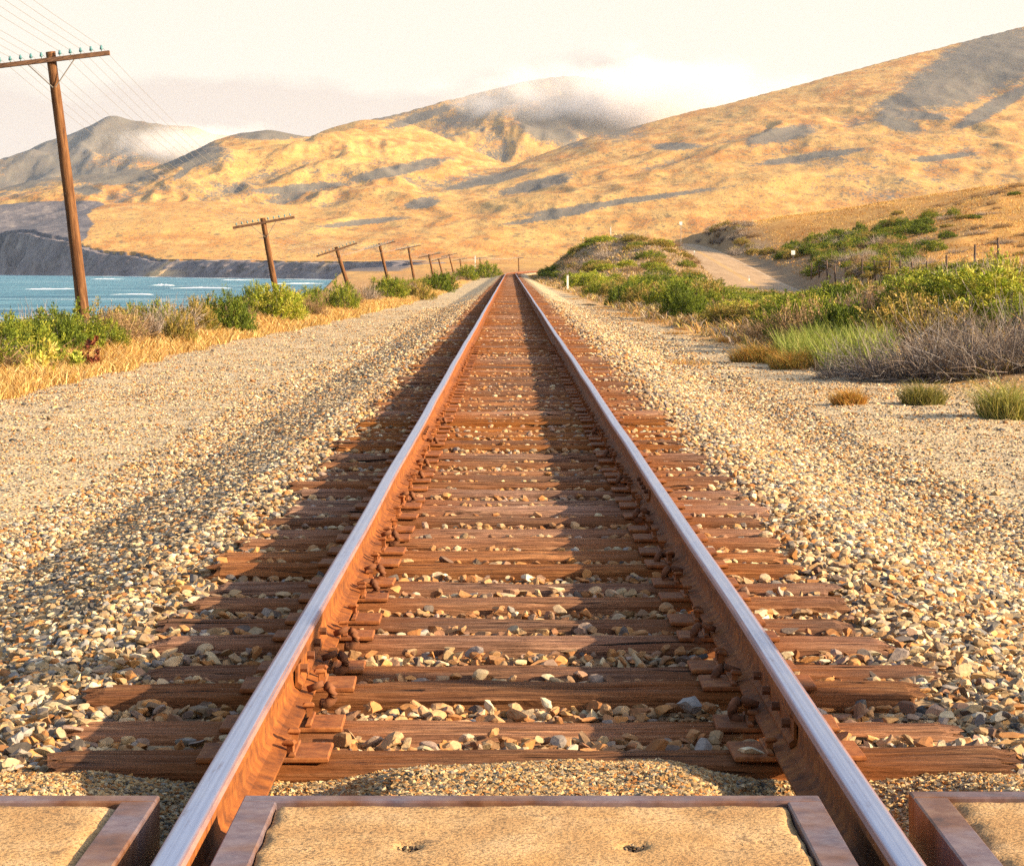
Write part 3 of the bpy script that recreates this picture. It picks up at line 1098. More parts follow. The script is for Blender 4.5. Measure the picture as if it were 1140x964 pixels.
# a few single stones lying on ties
for (px, py, r, lab) in [(545, 797, .034, 'pale angular stone sitting between the two nearest bare ties, left one'), (609, 795, .036, 'pale angular stone sitting between the two nearest bare ties, right one'),
                         (838, 848, .042, 'pale stone lying on the nearest tie just inside the right rail'), (768, 798, .05, 'smooth grey cobble in shadow beside the right rail')]:
    Y = 1.40 * FPX / (py - CY)
    me = stones('ballast_stone', np.array([0.]), np.array([0.]), np.array([0.]), np.array([r]), None, (ICO2, ICO2F), np.array([(.50, .40, .25) if 'grey' not in lab else (.24, .22, .20)]), np.array([1.]))
    o = link('ballast_stone', me, None, (wx(px, Y), Y, r * .55))
    tag(o, lab, 'stone')

# ------------------------------------------------------------------ ties with plates and spikes
def tie_mesh(seed):
    r = np.random.default_rng(seed)
    L, W, H = 2.70, .216, .18
    ns = 72
    xs = np.linspace(-L / 2, L / 2, ns)
    prof = []
    c = .022
    tops = [(q, 0) for q in np.linspace(-.40, .40, 18)]
    for (y, z) in [(-.5, -1), (-.5, -.7), (-.5, -.55), (-.5, -.42), (-.5, -.3), (-.5, -.2), (-.495, -.11), (-.46, -.03)] + tops + [(.46, -.03), (.495, -.11), (.5, -.2), (.5, -.3), (.5, -.42), (.5, -.55), (.5, -.7), (.5, -1)]:
        prof.append((y * W, z * H))
    prof = np.array(prof)
    k = len(prof)
    so = r.uniform(0, 100)
    Vs = np.zeros((ns, k, 3))
    for j in range(k):
        y, z = prof[j]
        Vs[:, j, 0] = xs + r.uniform(-.006, .006, ns)
        gr = -np.maximum(0, perlin(xs * .9 + so, np.full(ns, j * .83 + so), 13) - .12) * .022 - np.maximum(0, perlin(xs * 2.6 + so, np.full(ns, j * 1.31), 17) - .2) * .012
        Vs[:, j, 1] = y + .010 * perlin(xs * 1.7 + so, np.full(ns, j * .12), 3) + .003 * perlin(xs * 9 + so, np.full(ns, j * .6), 5)
        Vs[:, j, 2] = z + (.008 * perlin(xs * 2.1 + so, np.full(ns, j * .10), 7) + .003 * perlin(xs * 11 + so, np.full(ns, j * .7), 9)) * (z > -.1) + gr * (z > -.012)
        Vs[:, j, 1] -= np.sign(y) * gr * (z <= -.012) * (z > -.15)
    # ragged ends
    for e, sg in ((0, -1), (ns - 1, 1)):
        Vs[e, :, 0] += r.uniform(-.05, .03, k)
        Vs[e, :, 2] -= (prof[:, 1] > -.03) * r.uniform(.004, .02)
    idx = np.arange(ns * k).reshape(ns, k)
    F = np.stack([idx[:-1, :], np.roll(idx[:-1, :], -1, 1), np.roll(idx[1:, :], -1, 1), idx[1:, :]], -1).reshape(-1, 4)
    VV = Vs.reshape(-1, 3)
    caps = []
    for e, flip in ((0, 0), (ns - 1, 1)):
        ring = idx[e]
        for j in range(1, k // 2):
            q = (ring[j - 1], ring[j], ring[k - 1 - j], ring[k - j]) if not flip else (ring[k - j], ring[k - 1 - j], ring[j], ring[j - 1])
            caps.append(q)
    F = np.concatenate([F[:, ::-1], np.array(caps)])
    return np_mesh('railway_tie', VV, F, M['tie'])


tie_meshes = [tie_mesh(500 + i) for i in range(9)]
pl = MB()
pl.box(-.185, .185, -.098, .098, .0, .016, .004)
pl.box(-.092, -.074, -.094, .094, .016, .026, .003)
pl.box(.074, .092, -.094, .094, .016, .026, .003)
plate_o = pl.build('tie_plate', M['plate'])
plate_me = plate_o.data
spk = MB()
spk.box(-.009, .009, -.009, .009, -.03, .034, .001)
spk.box(-.022, .014, -.014, .014, .028, .044, .006)
spike_o = spk.build('spike', M['plate'])
spike_me = spike_o.data
bpy.data.objects.remove(plate_o)
bpy.data.objects.remove(spike_o)
plate_me.name, spike_me.name = 'tie_plate', 'spike'

near_labels = {
    0: 'nearest wooden tie, half buried by fine gravel in front of the crossing panels',
    1: 'second brown tie from the crossing panels, its face clear of the fine gravel',
    2: 'third brown wooden tie counted from the crossing panels',
    3: 'fourth brown wooden tie counted from the crossing panels',
    4: 'fifth brown wooden tie counted from the crossing panels',
    5: 'sixth brown wooden tie counted from the crossing panels',
    6: 'seventh brown wooden tie counted from the crossing panels',
    7: 'eighth brown wooden tie counted from the crossing panels',
}
N_TIES = 300
for i in range(N_TIES):
    Y = TIE_Y0 + TIE_SP * (i + .25) + random.uniform(-.025, .025)
    o = link('railway_tie', tie_meshes[(i * 5 + i // 9) % 9], None, (float(track_x(Y)) - .02 + random.uniform(-.09, .09), Y, .0 + random.uniform(-.022, .008)))
    o.rotation_euler = (random.uniform(-.02, .02), random.uniform(-.004, .004), random.uniform(-.012, .012) + (math.pi if i % 2 else 0))
    lab = near_labels.get(i, 'brown weathered wooden tie further along the track, bedded in ballast')
    tag(o, lab, 'railway tie', 'wooden ties under the rails')
    if i < 64:
        flip = -1 if i % 2 else 1
        for sd in (-1, 1):
            wxp = float(track_x(Y)) + sd * .752
            lx = (wxp - o.location.x) * flip
            p = link('tie_plate', plate_me)
            kid(o, p)
            p.location = (lx, 0, .003)
            p.rotation_euler = (0, 0, random.uniform(-.03, .03))
            for (dx, dy) in ((.078, .035), (-.078, -.03), (.078, -.05)) if i < 30 else ((.078, .03), (-.078, -.03)):
                sp = link('spike', spike_me)
                kid(p, sp)
                sp.location = (dx, dy + random.uniform(-.012, .012), .012 + random.uniform(0, .014))
                sp.rotation_euler = (0, random.uniform(-.1, .1), random.uniform(-.3, .3) + (0 if dx > 0 else math.pi))
ft = MB()
for i in range(N_TIES, 1000):
    Y = TIE_Y0 + TIE_SP * (i + .25)
    x0 = float(track_x(Y))
    ft.box(x0 - 1.31 + random.uniform(-.06, .06), x0 + 1.31 + random.uniform(-.06, .06), Y - .115, Y + .115, -.2, -.002 + random.uniform(-.02, .01))
tag(ft.build('distant_ties', M['tie']), 'far ties closing up towards the end of the track', None, None, 'stuff')

# ------------------------------------------------------------------ rails
def rail_profile():
    h = []
    # right half, from foot up to head; z from .02 to .185
    half = [(.070, .020), (.070, .030), (.030, .042), (.013, .055), (.0085, .08), (.0085, .125), (.013, .140), (.0345, .150), (.0352, .170), (.031, .181), (.020, .1845), (.0, .1855)]
    left = [(-x, z) for (x, z) in half[:-1]]
    return half + left[::-1]


PROF = rail_profile()
NP = len(PROF)
top_set = {8, 9, 10, 11, 12, 13}


def rail_obj(side):
    ys = list(np.arange(2.0, 40, .5)) + list(np.arange(40, 320, 4.)) + list(np.arange(320, 620, 6.))
    b = MB()
    vs = []
    for y in ys:
        wob = .0025 * math.sin(y * .9 + side) + .004 * math.sin(y * .21 + 2 * side) * min(1, y / 25)
        x0 = float(track_x(y)) + side * .7525 + wob
        for (px, pz) in PROF:
            vs.append((x0 + px, y, pz + .0015 * math.sin(y * 1.7 + side)))
    fs, ms = [], []
    for i in range(len(ys) - 1):
        for j in range(NP):
            j2 = (j + 1) % NP
            fs.append((i * NP + j, i * NP + NP + j, i * NP + NP + j2, i * NP + j2))
            ms.append(1 if (8 <= j <= 13) else 0)
    b.v, b.f, b.m = vs, fs, ms
    o = b.build('rail', [M['rust'], M['railtop']], smooth=False)
    at = o.data.attributes.new('across', 'FLOAT', 'POINT')
    at.data.foreach_set('value', np.tile(np.array([p[0] / .035 for p in PROF], np.float32), len(ys)))
    return o


rail_l, rail_r = rail_obj(-1), rail_obj(1)
tag(rail_l, 'left steel rail, its inner side glowing orange with rust in the sun', 'rail', 'rails of the track')
tag(rail_r, 'right steel rail, its inner side in shade and polished top pale', 'rail', 'rails of the track')
# joint bars and anchors
for rail, side in ((rail_l, -1), (rail_r, 1)):
    for yj in ((7.45, 17.4) if side < 0 else (6.6, 13.0)):
        for face in (-1, 1):
            b = MB()
            x0 = float(track_x(yj)) + side * .7525
            pr = [(.012, .056), (.030, .044), (.034, .060), (.020, .070), (.020, .125), (.031, .134), (.031, .147), (.012, .143)]
            vs = [(x0 + face * p[0], y, p[1]) for y in (yj - .45, yj + .45) for p in pr]
            k = len(pr)
            fs = [(j, (j + 1) % k, k + (j + 1) % k, k + j) for j in range(k)] + [tuple(range(k)), tuple(range(2 * k - 1, k - 1, -1))]
            b.add(vs, fs)
            jb = b.build('joint_bar', M['rust'], rail)
            for q in range(4):
                bb = MB()
                yb = yj - .36 + q * .24
                bb.tube([(x0 + face * .020, yb, .098), (x0 + face * .044, yb, .098)], .014, 6)
                bb.build('bolt', M['anchor'], jb)
    anchors_y = [7.0, 7.55, 8.05, 9.3, 9.75, 11.0, 12.9, 14.2, 15.1, 17.0, 19.2] if side < 0 else [6.75, 7.3, 8.15, 9.7, 10.2, 12.0, 13.9, 15.8, 18.0]
    for ya in anchors_y:
        b = MB()
        x0 = float(track_x(ya)) + side * .7525 - side * .072
        ia = -side                                  # towards the inside of the track
        pts = []
        for a in np.linspace(-110, 75, 9):
            r = .030
            pts.append((x0 + ia * (.030 + r * math.cos(math.radians(a))), ya + .004 * math.sin(a), .030 + r * math.sin(math.radians(a))))
        b.tube(pts, .0165, 7)
        b.tube([(x0 - ia * .02, ya, .047), (x0 + ia * .03, ya, .066)], .012, 6)
        b.build('rail_anchor', M['anchor'], rail, True)

# ------------------------------------------------------------------ crossing panels
def panel(x0, x1, y0, y1, sides, label, holes):
    zt = .160
    root = empty('crossing_deck', ((x0 + x1) / 2, (y0 + y1) / 2, 0))
    tag(root, label, 'crossing panel', 'concrete panels of the level crossing')
    off = Vector(root.location)
    fb = MB()
    w = .081
    e = .058
    xa = x0 + (w if 'l' in sides else 0)
    xb = x1 - (w if 'r' in sides else 0)
    fb.box(x0 - off.x, x1 - off.x, y1 - e - off.y, y1 - off.y, -.05, zt, .004)
    if 'l' in sides:
        fb.box(x0 - off.x, xa - off.x, y0 - off.y, y1 - e - .002 - off.y, -.05, zt, .004)
    if 'r' in sides:
        fb.box(xb - off.x, x1 - off.x, y0 - off.y, y1 - e - .002 - off.y, -.05, zt, .004)
    fb.build('steel_frame', M['steel'], root)
    # slab as a fine grid with a worn, slightly uneven top
    nx, ny = 90, 90
    gx, gy = np.meshgrid(np.linspace(xa + .003, xb - .003, nx), np.linspace(y0, y1 - e - .004, ny))
    zz = zt - .006 + .0025 * fbm(gx * 6, gy * 6, 3, 7) + .0015 * fbm(gx * 25, gy * 25, 2, 8)
    de = np.minimum(np.minimum(gx - xa, xb - gx), (y1 - e) - gy)
    zz = zz - .014 * np.clip(1 - (de + .014 * perlin(gx * 11, gy * 11, 12)) / .016, 0, 1)
    for (hx, hy) in holes:
        d = np.hypot((gx - hx), (gy - hy))
        zz = zz - .020 * np.clip(1 - d / .033, 0, 1) ** .5
    idx = np.arange(nx * ny).reshape(ny, nx)
    F = np.stack([idx[:-1, :-1], idx[:-1, 1:], idx[1:, 1:], idx[1:, :-1]], -1).reshape(-1, 4)
    me = np_mesh('concrete_slab', np.stack([gx - off.x, gy - off.y, zz], -1).reshape(-1, 3), F, M['concrete'], None, None, True)
    kid(root, link('concrete_slab', me))
    for (hx, hy) in holes:
        n = 46
        a, r = RNG.uniform(0, 6.28, n), .026 * np.sqrt(RNG.uniform(0, 1, n))
        me = stones('lifting_hole', hx - off.x + r * np.cos(a), hy - off.y + r * np.sin(a), np.full(n, zt - .018) + RNG.uniform(-.004, .010, n), RNG.uniform(.003, .008, n), None,
                    (OCT, OCTF), np.array([(.05, .035, .025), (.14, .10, .06), (.30, .21, .12)]), np.array([.6, .25, .15]))
        kid(root, link('lifting_hole', me))


hy_ = 1.235 * FPX / (941 - CY)
panel(-.618, .718, 3.0, 5.13, 'lr', 'tan concrete crossing panel between the rails with two lifting holes', [(wx(455, hy_), hy_), (wx(707, hy_), hy_)])
panel(-3.3, -.815, 3.0, 5.13, 'r', 'steel-framed concrete crossing panel outside the left rail', [])
panel(.934, 3.4, 3.0, 5.17, 'l', 'steel-framed concrete crossing panel outside the right rail', [])

# ------------------------------------------------------------------ utility poles and wires
POLES = [  # px of the top, py of the top, distance, lean in degrees, label
    (57, 58, 57, 6.8, 'tall leaning wooden pole in front of the sea, the nearest of the line'),
    (293, 243, 107, 9.8, 'leaning wooden pole with ten-pin crossarm, second from the nearest'),
    (374, 275, 157, 18, 'most steeply leaning wooden pole, third from the nearest'),
    (422, 271, 207, 14, 'wooden pole against the plain, fourth from the nearest'),
    (454, 274, 257, 11, 'wooden pole against the plain, fifth from the nearest'),
    (477, 283, 307, 12, 'short-looking wooden pole low in the line, sixth from the nearest'),
    (488, 287.5, 357, 14, 'wooden pole over the bushes, seventh from the nearest'),
    (500, 283, 407, 13, 'small far pole over the bushes, eighth from the nearest'),
    (512, 288, 457, 9, 'small far pole over the bushes, ninth from the nearest'),
    (534, 286.5, 507, 7, 'small far pole behind the last green bush, tenth from the nearest'),
    (577, 286.5, 600, 3, 'farthest pole, standing alone beyond the end of the track'),
]
PINS = [-1.32, -1.05, -.78, -.51, -.24, .24, .51, .78, 1.05, 1.32]
pin_pts = []
for i, (px, py, D, lean, lab) in enumerate(POLES):
    L = 8.6
    yaw = 0.0
    a = math.radians(lean)
    top = Vector((wx(px, D), D, wz(py, D)))
    axis = Vector((-math.sin(a), 0, math.cos(a)))
    for L in (7.5, 8.5, 5.5, 4.5, 3.5):
        b0 = top - axis * L
        if b0.z < gz(b0.x, D) - .6:
            break
    while (top - axis * L).z < gz((top - axis * L).x, D) - 1.3:
        L -= .2
    while (top - axis * L).z > gz((top - axis * L).x, D) - .7:
        L += .2
    base = top - axis * L
    root = empty('utility_pole', base, (0, -a, 0))
    tag(root, lab, 'utility pole', 'line of utility poles beside the track')
    b = MB()
    nseg = 14
    pts, rad = [], []
    for k in range(nseg + 1):
        t_ = k / nseg
        pts.append((.025 * math.sin(t_ * 4 + i), .025 * math.sin(t_ * 3 + 2 * i), L * t_))
        rad.append((.175 - .05 * t_) * (1 + .03 * math.sin(k * 2.3 + i)))
    b.tube(pts, rad, 14)
    b.build('pole_shaft', M['pole'], root, True)
    za = L - .22
    b = MB()
    b.box(-1.52, 1.52, -.185, -.085, za - .06, za + .06, .008)
    arm = b.build('crossarm', M['arm'], root)
    for sg in (-1, 1):
        b = MB()
        b.tube([(sg * .03, -.16, za - .72), (sg * .60, -.155, za - .06)], .016, 5)
        b.build('brace', M['galv'], root)
    if i < 3:
        for pn in PINS:
            b = MB()
            b.tube([(pn, -.135, za + .05), (pn, -.135, za + .13)], .012, 5)
            b.tube([(pn, -.135, za + .11), (pn, -.135, za + .13), (pn, -.135, za + .17), (pn, -.135, za + .185), (pn, -.135, za + .21), (pn, -.135, za + .225)], [.040, .045, .036, .026, .034, .012], 9)
            b.build('insulator', M['glass'], arm, True)
    else:
        b = MB()
        for pn in PINS:
            b.tube([(pn, -.135, za + .05), (pn, -.135, za + .22)], .03, 5)
        b.build('insulator_row', M['glass'], arm)
    Mx = Matrix.Translation(base) @ Matrix.Rotation(-a, 4, 'Y')
    pin_pts.append([Mx @ Vector((pn, -.135, za + .195)) for pn in PINS])
# the line comes in from a pole behind the camera's left shoulder
first = pin_pts[0]
prev = [p + Vector((-.2, -57, 3.2)) for p in first]
chain = [prev] + pin_pts
wl = ['left-hand end', 'second pin from the left', 'third pin from the left', 'fourth pin from the left', 'pin just left of the pole', 'pin just right of the pole', 'fourth pin from the right', 'third pin from the right', 'second pin from the right', 'right-hand end']
for k in range(10):
    b = MB()
    pts = []
    for i in range(len(chain) - 1):
        A, B = chain[i][k], chain[i + 1][k]
        nsub = 10
        for j in range(nsub + (1 if i == len(chain) - 2 else 0)):
            t_ = j / nsub
            p = A.lerp(B, t_)
            p.z -= .45 * 4 * t_ * (1 - t_)
            pts.append(p)
    b.tube(pts, .006, 4)
    o = b.build('overhead_wire', M['wire'])
    tag(o, 'thin overhead wire carried by the ' + wl[k] + ' of the crossarms', 'wire', 'wires along the pole line')

# a pole standing just outside the frame on the sunny side throws the dark bar across the rails
SUN_EL, SUN_BACK = 20.0, 18.0
b = MB()
px_, py_ = 11.5, 7.35 - math.tan(math.radians(SUN_BACK)) * 11.4
rt = empty('crossing_post', (px_, py_, gz(px_, py_)))
tag(rt, 'wooden post right beside the crossing whose shadow falls across the rails', 'post')
b.tube([(0, 0, -.4), (0, 0, 2), (0, 0, 5.9)], [.19, .18, .16], 12)
b.build('post_shaft', M['pole'], rt, True)
b = MB()
b.tube([(0, 0, 5.9), (0, 0, 6.0)], [.17, .08], 12)
b.build('post_cap', M['galv'], rt)

# ------------------------------------------------------------------ markers, signs, fence
def marker(px, ytop, D, kind, label):
    x = wx(px, D)
    z0 = gz(x, D)
    h = max(wz(ytop, D) - z0, .7)
    root = empty('road_marker' if kind != 'mile' else 'track_marker', (x, D, z0))
    tag(root, label, 'marker post')
    b = MB()
    if kind == 'plate':
        b.tube([(0, 0, -.2), (0, 0, h - .1)], .05, 7)
        b.build('post', M['greypost'], root)
        b = MB()
        b.box(-.26, .26, -.075, -.055, h - .62, h, .01)
        b.build('sign_plate', M['white'], root)
    elif kind == 'post':
        b.box(-.07, .07, -.05, .05, -.2, h, .01)
        b.build('post', M['white'] if 'white' in label else M['greypost'], root)
        b = MB()
        b.box(-.085, .085, -.062, -.052, h - .28, h - .05, .004)
        b.build('reflector', M['greypost'] if 'white' in label else M['white'], root)
    else:
        b.box(-.07, .07, -.05, .05, -.2, h, .012)
        b.build('post', M['white'], root)
        b = MB()
        b.box(-.085, .085, -.065, .065, h, h + .06, .01)
        b.build('cap', M['greypost'], root)


marker(883, 279, 300, 'plate', 'white plate on a grey post at the foot of the road cut')
marker(758, 247, 410, 'plate', 'small white plate on a post at the crest of the road')
marker(773, 279, 318, 'post', 'slim grey delineator post on the left road shoulder')
marker(834, 321, 262, 'post', 'short white delineator post low beside the road')
marker(632, 307, 160, 'mile', 'white marker post with dark cap at the right side of the track')
marker(529, 285, 330, 'mile', 'slim pale marker post left of the track by the last bush')
marker(680, 252, 480, 'post', 'thin white post standing on the plain above the mound')
marker(649, 264, 470, 'post', 'thin pale post behind the left shoulder of the mound')

FENCE = [(1112, 150), (1085, 156), (1054, 163), (1032, 170), (1016, 177), (1003, 184), (991, 190), (974, 198), (960, 206), (942, 214), (930, 222), (921, 231), (912, 240), (903, 249)]
fr = empty('wire_fence', (wx(1112, 150), 150, 0))
tag(fr, 'old wire fence with dark wooden posts along the scrub below the golden hill', 'fence')
tops = []
off = Vector(fr.location)
for i, (px, D) in enumerate(FENCE):
    x = wx(px, D)
    z = gz(x, D)
    h = random.uniform(1.7, 2.1)
    ln = random.uniform(-.08, .08)
    b = MB()
    b.tube([(0, 0, -.3), (ln * .5, 0, h * .5), (ln, 0, h)], [.095, .09, .08], 7)
    o = b.build('fence_post', M['fence'], fr)
    o.location = Vector((x, D, z)) - off
    tops.append((Vector((x, D, z)) - off, h, ln))
for f in (.35, .62, .9):
    b = MB()
    b.tube([p + Vector((ln * f, -.09, h * f)) for (p, h, ln) in tops], .012, 4)
    b.build('fence_wire', M['wire'], fr)

# ------------------------------------------------------------------ plants
def leaf_mesh(name, seed, nspray, per, R, H, leaf, wid, pal, up=.7, dense=1.0, lumps=1.0):
    r = np.random.default_rng(seed)
    d = r.normal(size=(nspray, 3))
    d[:, 2] = np.abs(d[:, 2]) * .9
    d /= np.linalg.norm(d, axis=1)[:, None]
    az, el = np.arctan2(d[:, 1], d[:, 0]), np.arcsin(d[:, 2])
    lump = 1 + lumps * .38 * perlin(np.cos(az) * 1.6 + seed, np.sin(az) * 1.6 + el * 2.0, seed) + lumps * .2 * perlin(np.cos(az) * 3.7 + seed, np.sin(az) * 3.7 + el * 4, seed + 1)
    rad = r.uniform(.35, 1, nspray) ** .45 * lump
    base = d * rad[:, None] * np.array([R, R, H * .8])
    base[:, 2] = np.maximum(base[:, 2], .02)
    sdir = d * np.array([.7, .7, .25]) + np.array([0, 0, up]) + r.normal(size=(nspray, 3)) * .28
    sdir /= np.linalg.norm(sdir, axis=1)[:, None]
    slen = r.uniform(.10, .26, nspray) * (R + H) * .5
    n = nspray * per
    si = np.repeat(np.arange(nspray), per)
    t_ = r.uniform(0, 1, n)
    p = base[si] + sdir[si] * (t_ * slen[si])[:, None] + r.normal(size=(n, 3)) * (.03 * R)
    ld = sdir[si] * .8 + r.normal(size=(n, 3)) * .55
    ld /= np.linalg.norm(ld, axis=1)[:, None]
    sdv = np.cross(ld, r.normal(size=(n, 3)))
    sdv /= np.linalg.norm(sdv, axis=1)[:, None]
    Ln = leaf * r.uniform(.6, 1.3, n)
    Wn = wid * r.uniform(.7, 1.3, n)
    P0 = p
    P1 = p + ld * (Ln * .5)[:, None] + sdv * (Wn * .5)[:, None]
    P2 = p + ld * Ln[:, None]
    P3 = p + ld * (Ln * .5)[:, None] - sdv * (Wn * .5)[:, None]
    V = np.stack([P0, P1, P2, P3], 1).reshape(-1, 3)
    F = np.arange(4 * n).reshape(n, 4)
    pal = np.array(pal)
    pi = r.integers(0, len(pal), nspray)
    c = pal[pi][si] * r.uniform(.75, 1.25, (n, 1))
    alt = r.uniform(size=n) < .12
    c[alt] = pal[r.integers(0, len(pal), alt.sum())]
    return np_mesh(name, V, F, M['leaf'], np.repeat(c, 4, 0))


def twig_arrays(seed, n, R, H, r0, pal, spread=1.0, up=.5, bend=.5, root=.35):
    r = np.random.default_rng(seed)
    a = r.uniform(0, 2 * np.pi, n)
    rr = R * root * np.sqrt(r.uniform(0, 1, n))
    p = np.stack([rr * np.cos(a), rr * np.sin(a), np.full(n, -.03)], 1)
    d = np.stack([np.cos(a) * spread, np.sin(a) * spread, up + r.uniform(0, 1, n)], 1) + r.normal(size=(n, 3)) * .35
    d /= np.linalg.norm(d, axis=1)[:, None]
    Ls = r.uniform(.45, 1.05, n) * H * (1.2 - .25 * d[:, 2])
    segs = 5
    pts = [p]
    cur = p
    for k in range(segs - 1):
        d = d + r.normal(size=(n, 3)) * bend * .45
        d /= np.linalg.norm(d, axis=1)[:, None]
        cur = cur + d * (Ls / (segs - 1))[:, None]
        pts.append(cur)
    pts = np.stack(pts, 1)                     # n, segs, 3
    w = r.uniform(.6, 1.3, n)[:, None] * r0 * np.linspace(1, .3, segs)[None]
    ref = r.normal(size=(n, 3))
    t_ = pts[:, -1] - pts[:, 0]
    s1 = np.cross(t_, ref)
    s1 /= np.linalg.norm(s1, axis=1)[:, None] + 1e-9
    s2 = np.cross(t_, s1)
    s2 /= np.linalg.norm(s2, axis=1)[:, None] + 1e-9
    V = np.stack([pts + (s1 * math.cos(q) + s2 * math.sin(q))[:, None, :] * w[:, :, None] for q in (0, 2.094, 4.189)], 2)   # n, segs, 3, 3
    base = (np.arange(n) * segs * 3)[:, None]
    F = []
    for k in range(segs - 1):
        for j in range(3):
            j2 = (j + 1) % 3
            F.append(np.stack([base[:, 0] + k * 3 + j, base[:, 0] + k * 3 + j2, base[:, 0] + k * 3 + 3 + j2, base[:, 0] + k * 3 + 3 + j], 1))
    F = np.concatenate(F)
    pal = np.array(pal)
    c = pal[r.integers(0, len(pal), n)] * r.uniform(.7, 1.25, (n, 1))
    return V.reshape(-1, 3), F, np.repeat(c, segs * 3, 0)


def twig_mesh(name, *a, **k):
    V, F, c = twig_arrays(*a, **k)
    return np_mesh(name, V, F, M['twig'], c)


def blades(name, X, Y, Z, H, W, pal, lean=.35, seed=1, wind=(0, 0), tipc=1.15, mat='grass', tint=None):
    r = np.random.default_rng(seed)
    n = len(X)
    a = r.uniform(0, 2 * np.pi, n)
    ld = np.stack([np.cos(a) * lean + wind[0], np.sin(a) * lean + wind[1], np.ones(n)], 1) + r.normal(size=(n, 3)) * .15
    ld /= np.linalg.norm(ld, axis=1)[:, None]
    b = r.uniform(0, 2 * np.pi, n)
    sd = np.stack([np.cos(b), np.sin(b), np.zeros(n)], 1)
    p = np.stack([X, Y, Z], 1)
    mid = p + ld * (H * .55)[:, None]
    ld2 = ld + np.stack([np.cos(a), np.sin(a), np.zeros(n)], 1) * lean * 1.2 - np.array([0, 0, .15])
    tip = mid + ld2 / np.linalg.norm(ld2, axis=1)[:, None] * (H * .5)[:, None]
    w = (W * .5)[:, None]
    V = np.stack([p - sd * w, p + sd * w, mid + sd * w * .8, mid - sd * w * .8, tip], 1).reshape(-1, 3)
    o = np.arange(n) * 5
    F = np.concatenate([np.stack([o, o + 1, o + 2], 1), np.stack([o, o + 2, o + 3], 1), np.stack([o + 3, o + 2, o + 4], 1)])
    pal = np.array(pal)
    c = pal[r.integers(0, len(pal), n)] * r.uniform(.75, 1.25, (n, 1))
    if tint is not None:
        c = c * tint
    cc = np.stack([c, c, c, c, c * tipc], 1).reshape(-1, 3)
    return np_mesh(name, V, F, M[mat], cc)


_FB = 1.3
GREEN = [(.085, .125, .016), (.12, .165, .020), (.16, .20, .026), (.065, .10, .018), (.20, .22, .035)]
LIME = [(.20, .25, .03), (.26, .29, .045), (.15, .21, .025), (.30, .30, .07)]
DARKG = [(.045, .075, .014), (.07, .11, .016), (.10, .14, .02), (.06, .085, .02)]
OLIVE = [(.15, .14, .035), (.20, .17, .05), (.11, .115, .03), (.26, .20, .07)]
BROWN = [(.22, .135, .06), (.29, .18, .085), (.17, .105, .055), (.34, .22, .11)]
GREYB = [(.20, .155, .12), (.27, .21, .17), (.15, .115, .09), (.33, .27, .22)]
GOLD = [(.46, .275, .085), (.52, .345, .125), (.40, .225, .07), (.56, .40, .18), (.32, .17, .06)]
RUSTG = [(.42, .205, .048), (.50, .275, .07), (.34, .15, .04), (.32, .22, .05)]

GREEN, LIME, DARKG, OLIVE = [[tuple(min(.5, v * _FB * w_) for v, w_ in zip(c, (1.06, .93, .75))) for c in P_] for P_ in (GREEN, LIME, DARKG, OLIVE)]
BROWN = [(a * .98, b * 1.0, c * 1.12) for a, b, c in BROWN]
GREYB = [tuple(v * 1.1 for v in c) for c in GREYB]
PROTO = {}


def shrub_proto(kind, i):
    s = sum(map(ord, kind)) * 7 + i * 31
    if kind == 'green':
        leaf = leaf_mesh('foliage', s, 380, 26, .62, .85, .055, .020, GREEN, .75)
        tw = twig_mesh('stems', s, 40, .4, .75, .010, GREYB, .6, .7)
    elif kind == 'lime':
        leaf = leaf_mesh('foliage', s, 330, 28, .55, .95, .075, .017, LIME, 1.3, lumps=.8)
        tw = twig_mesh('stems', s, 40, .4, .8, .010, GREYB, .5, .9)
    elif kind == 'dark':
        leaf = leaf_mesh('foliage', s, 520, 26, .75, .75, .052, .023, DARKG + GREEN[:2], .5, lumps=1.3)
        tw = twig_mesh('stems', s, 40, .45, .6, .012, GREYB, .7, .6)
    elif kind == 'olive':
        leaf = leaf_mesh('foliage', s, 330, 24, .62, .62, .05, .018, OLIVE, .5)
        tw = twig_mesh('stems', s, 90, .55, .7, .007, BROWN, .9, .5)
    elif kind == 'brown':
        leaf = leaf_mesh('foliage', s, 260, 20, .62, .72, .042, .014, BROWN, .6)
        tw = twig_mesh('stems', s, 190, .6, .85, .007, BROWN, .8, .6)
    else:                                       # grey, nearly leafless
        leaf = leaf_mesh('foliage', s, 70, 12, .62, .65, .04, .016, GREYB, .6)
        tw = twig_mesh('stems', s, 300, .65, .85, .007, GREYB, .9, .4)
    return leaf, tw


KINDS_ = ['green', 'lime', 'dark', 'olive', 'brown', 'grey']
for kd in KINDS_:
    PROTO[kd] = [shrub_proto(kd, i) for i in range(3)]
SIZE = {}
for kd in KINDS_:
    for lf_, tw_ in PROTO[kd]:
        pts = np.empty(len(lf_.vertices) * 3, np.float32)
        lf_.vertices.foreach_get('co', pts)
        pts = pts.reshape(-1, 3)
        SIZE[lf_.name] = (float(np.percentile(pts[:, 2], 99)), float(np.percentile(np.abs(pts[:, :2]), 97)) * 2)

def skyline(px):
    """how high (photo row) the scrub between track and road may reach"""
    return np.interp(px, [600, 640, 700, 740, 770, 800, 825, 850, 870, 900, 950, 1000, 1050, 1100, 1140], [312, 306, 302, 304, 306, 320, 334, 336, 330, 322, 313, 306, 297, 284, 286])


SHRUB_NAME = dict(green='green_shrub', lime='leafy_shrub', dark='dense_shrub', olive='olive_shrub', brown='dry_shrub', grey='bare_shrub')


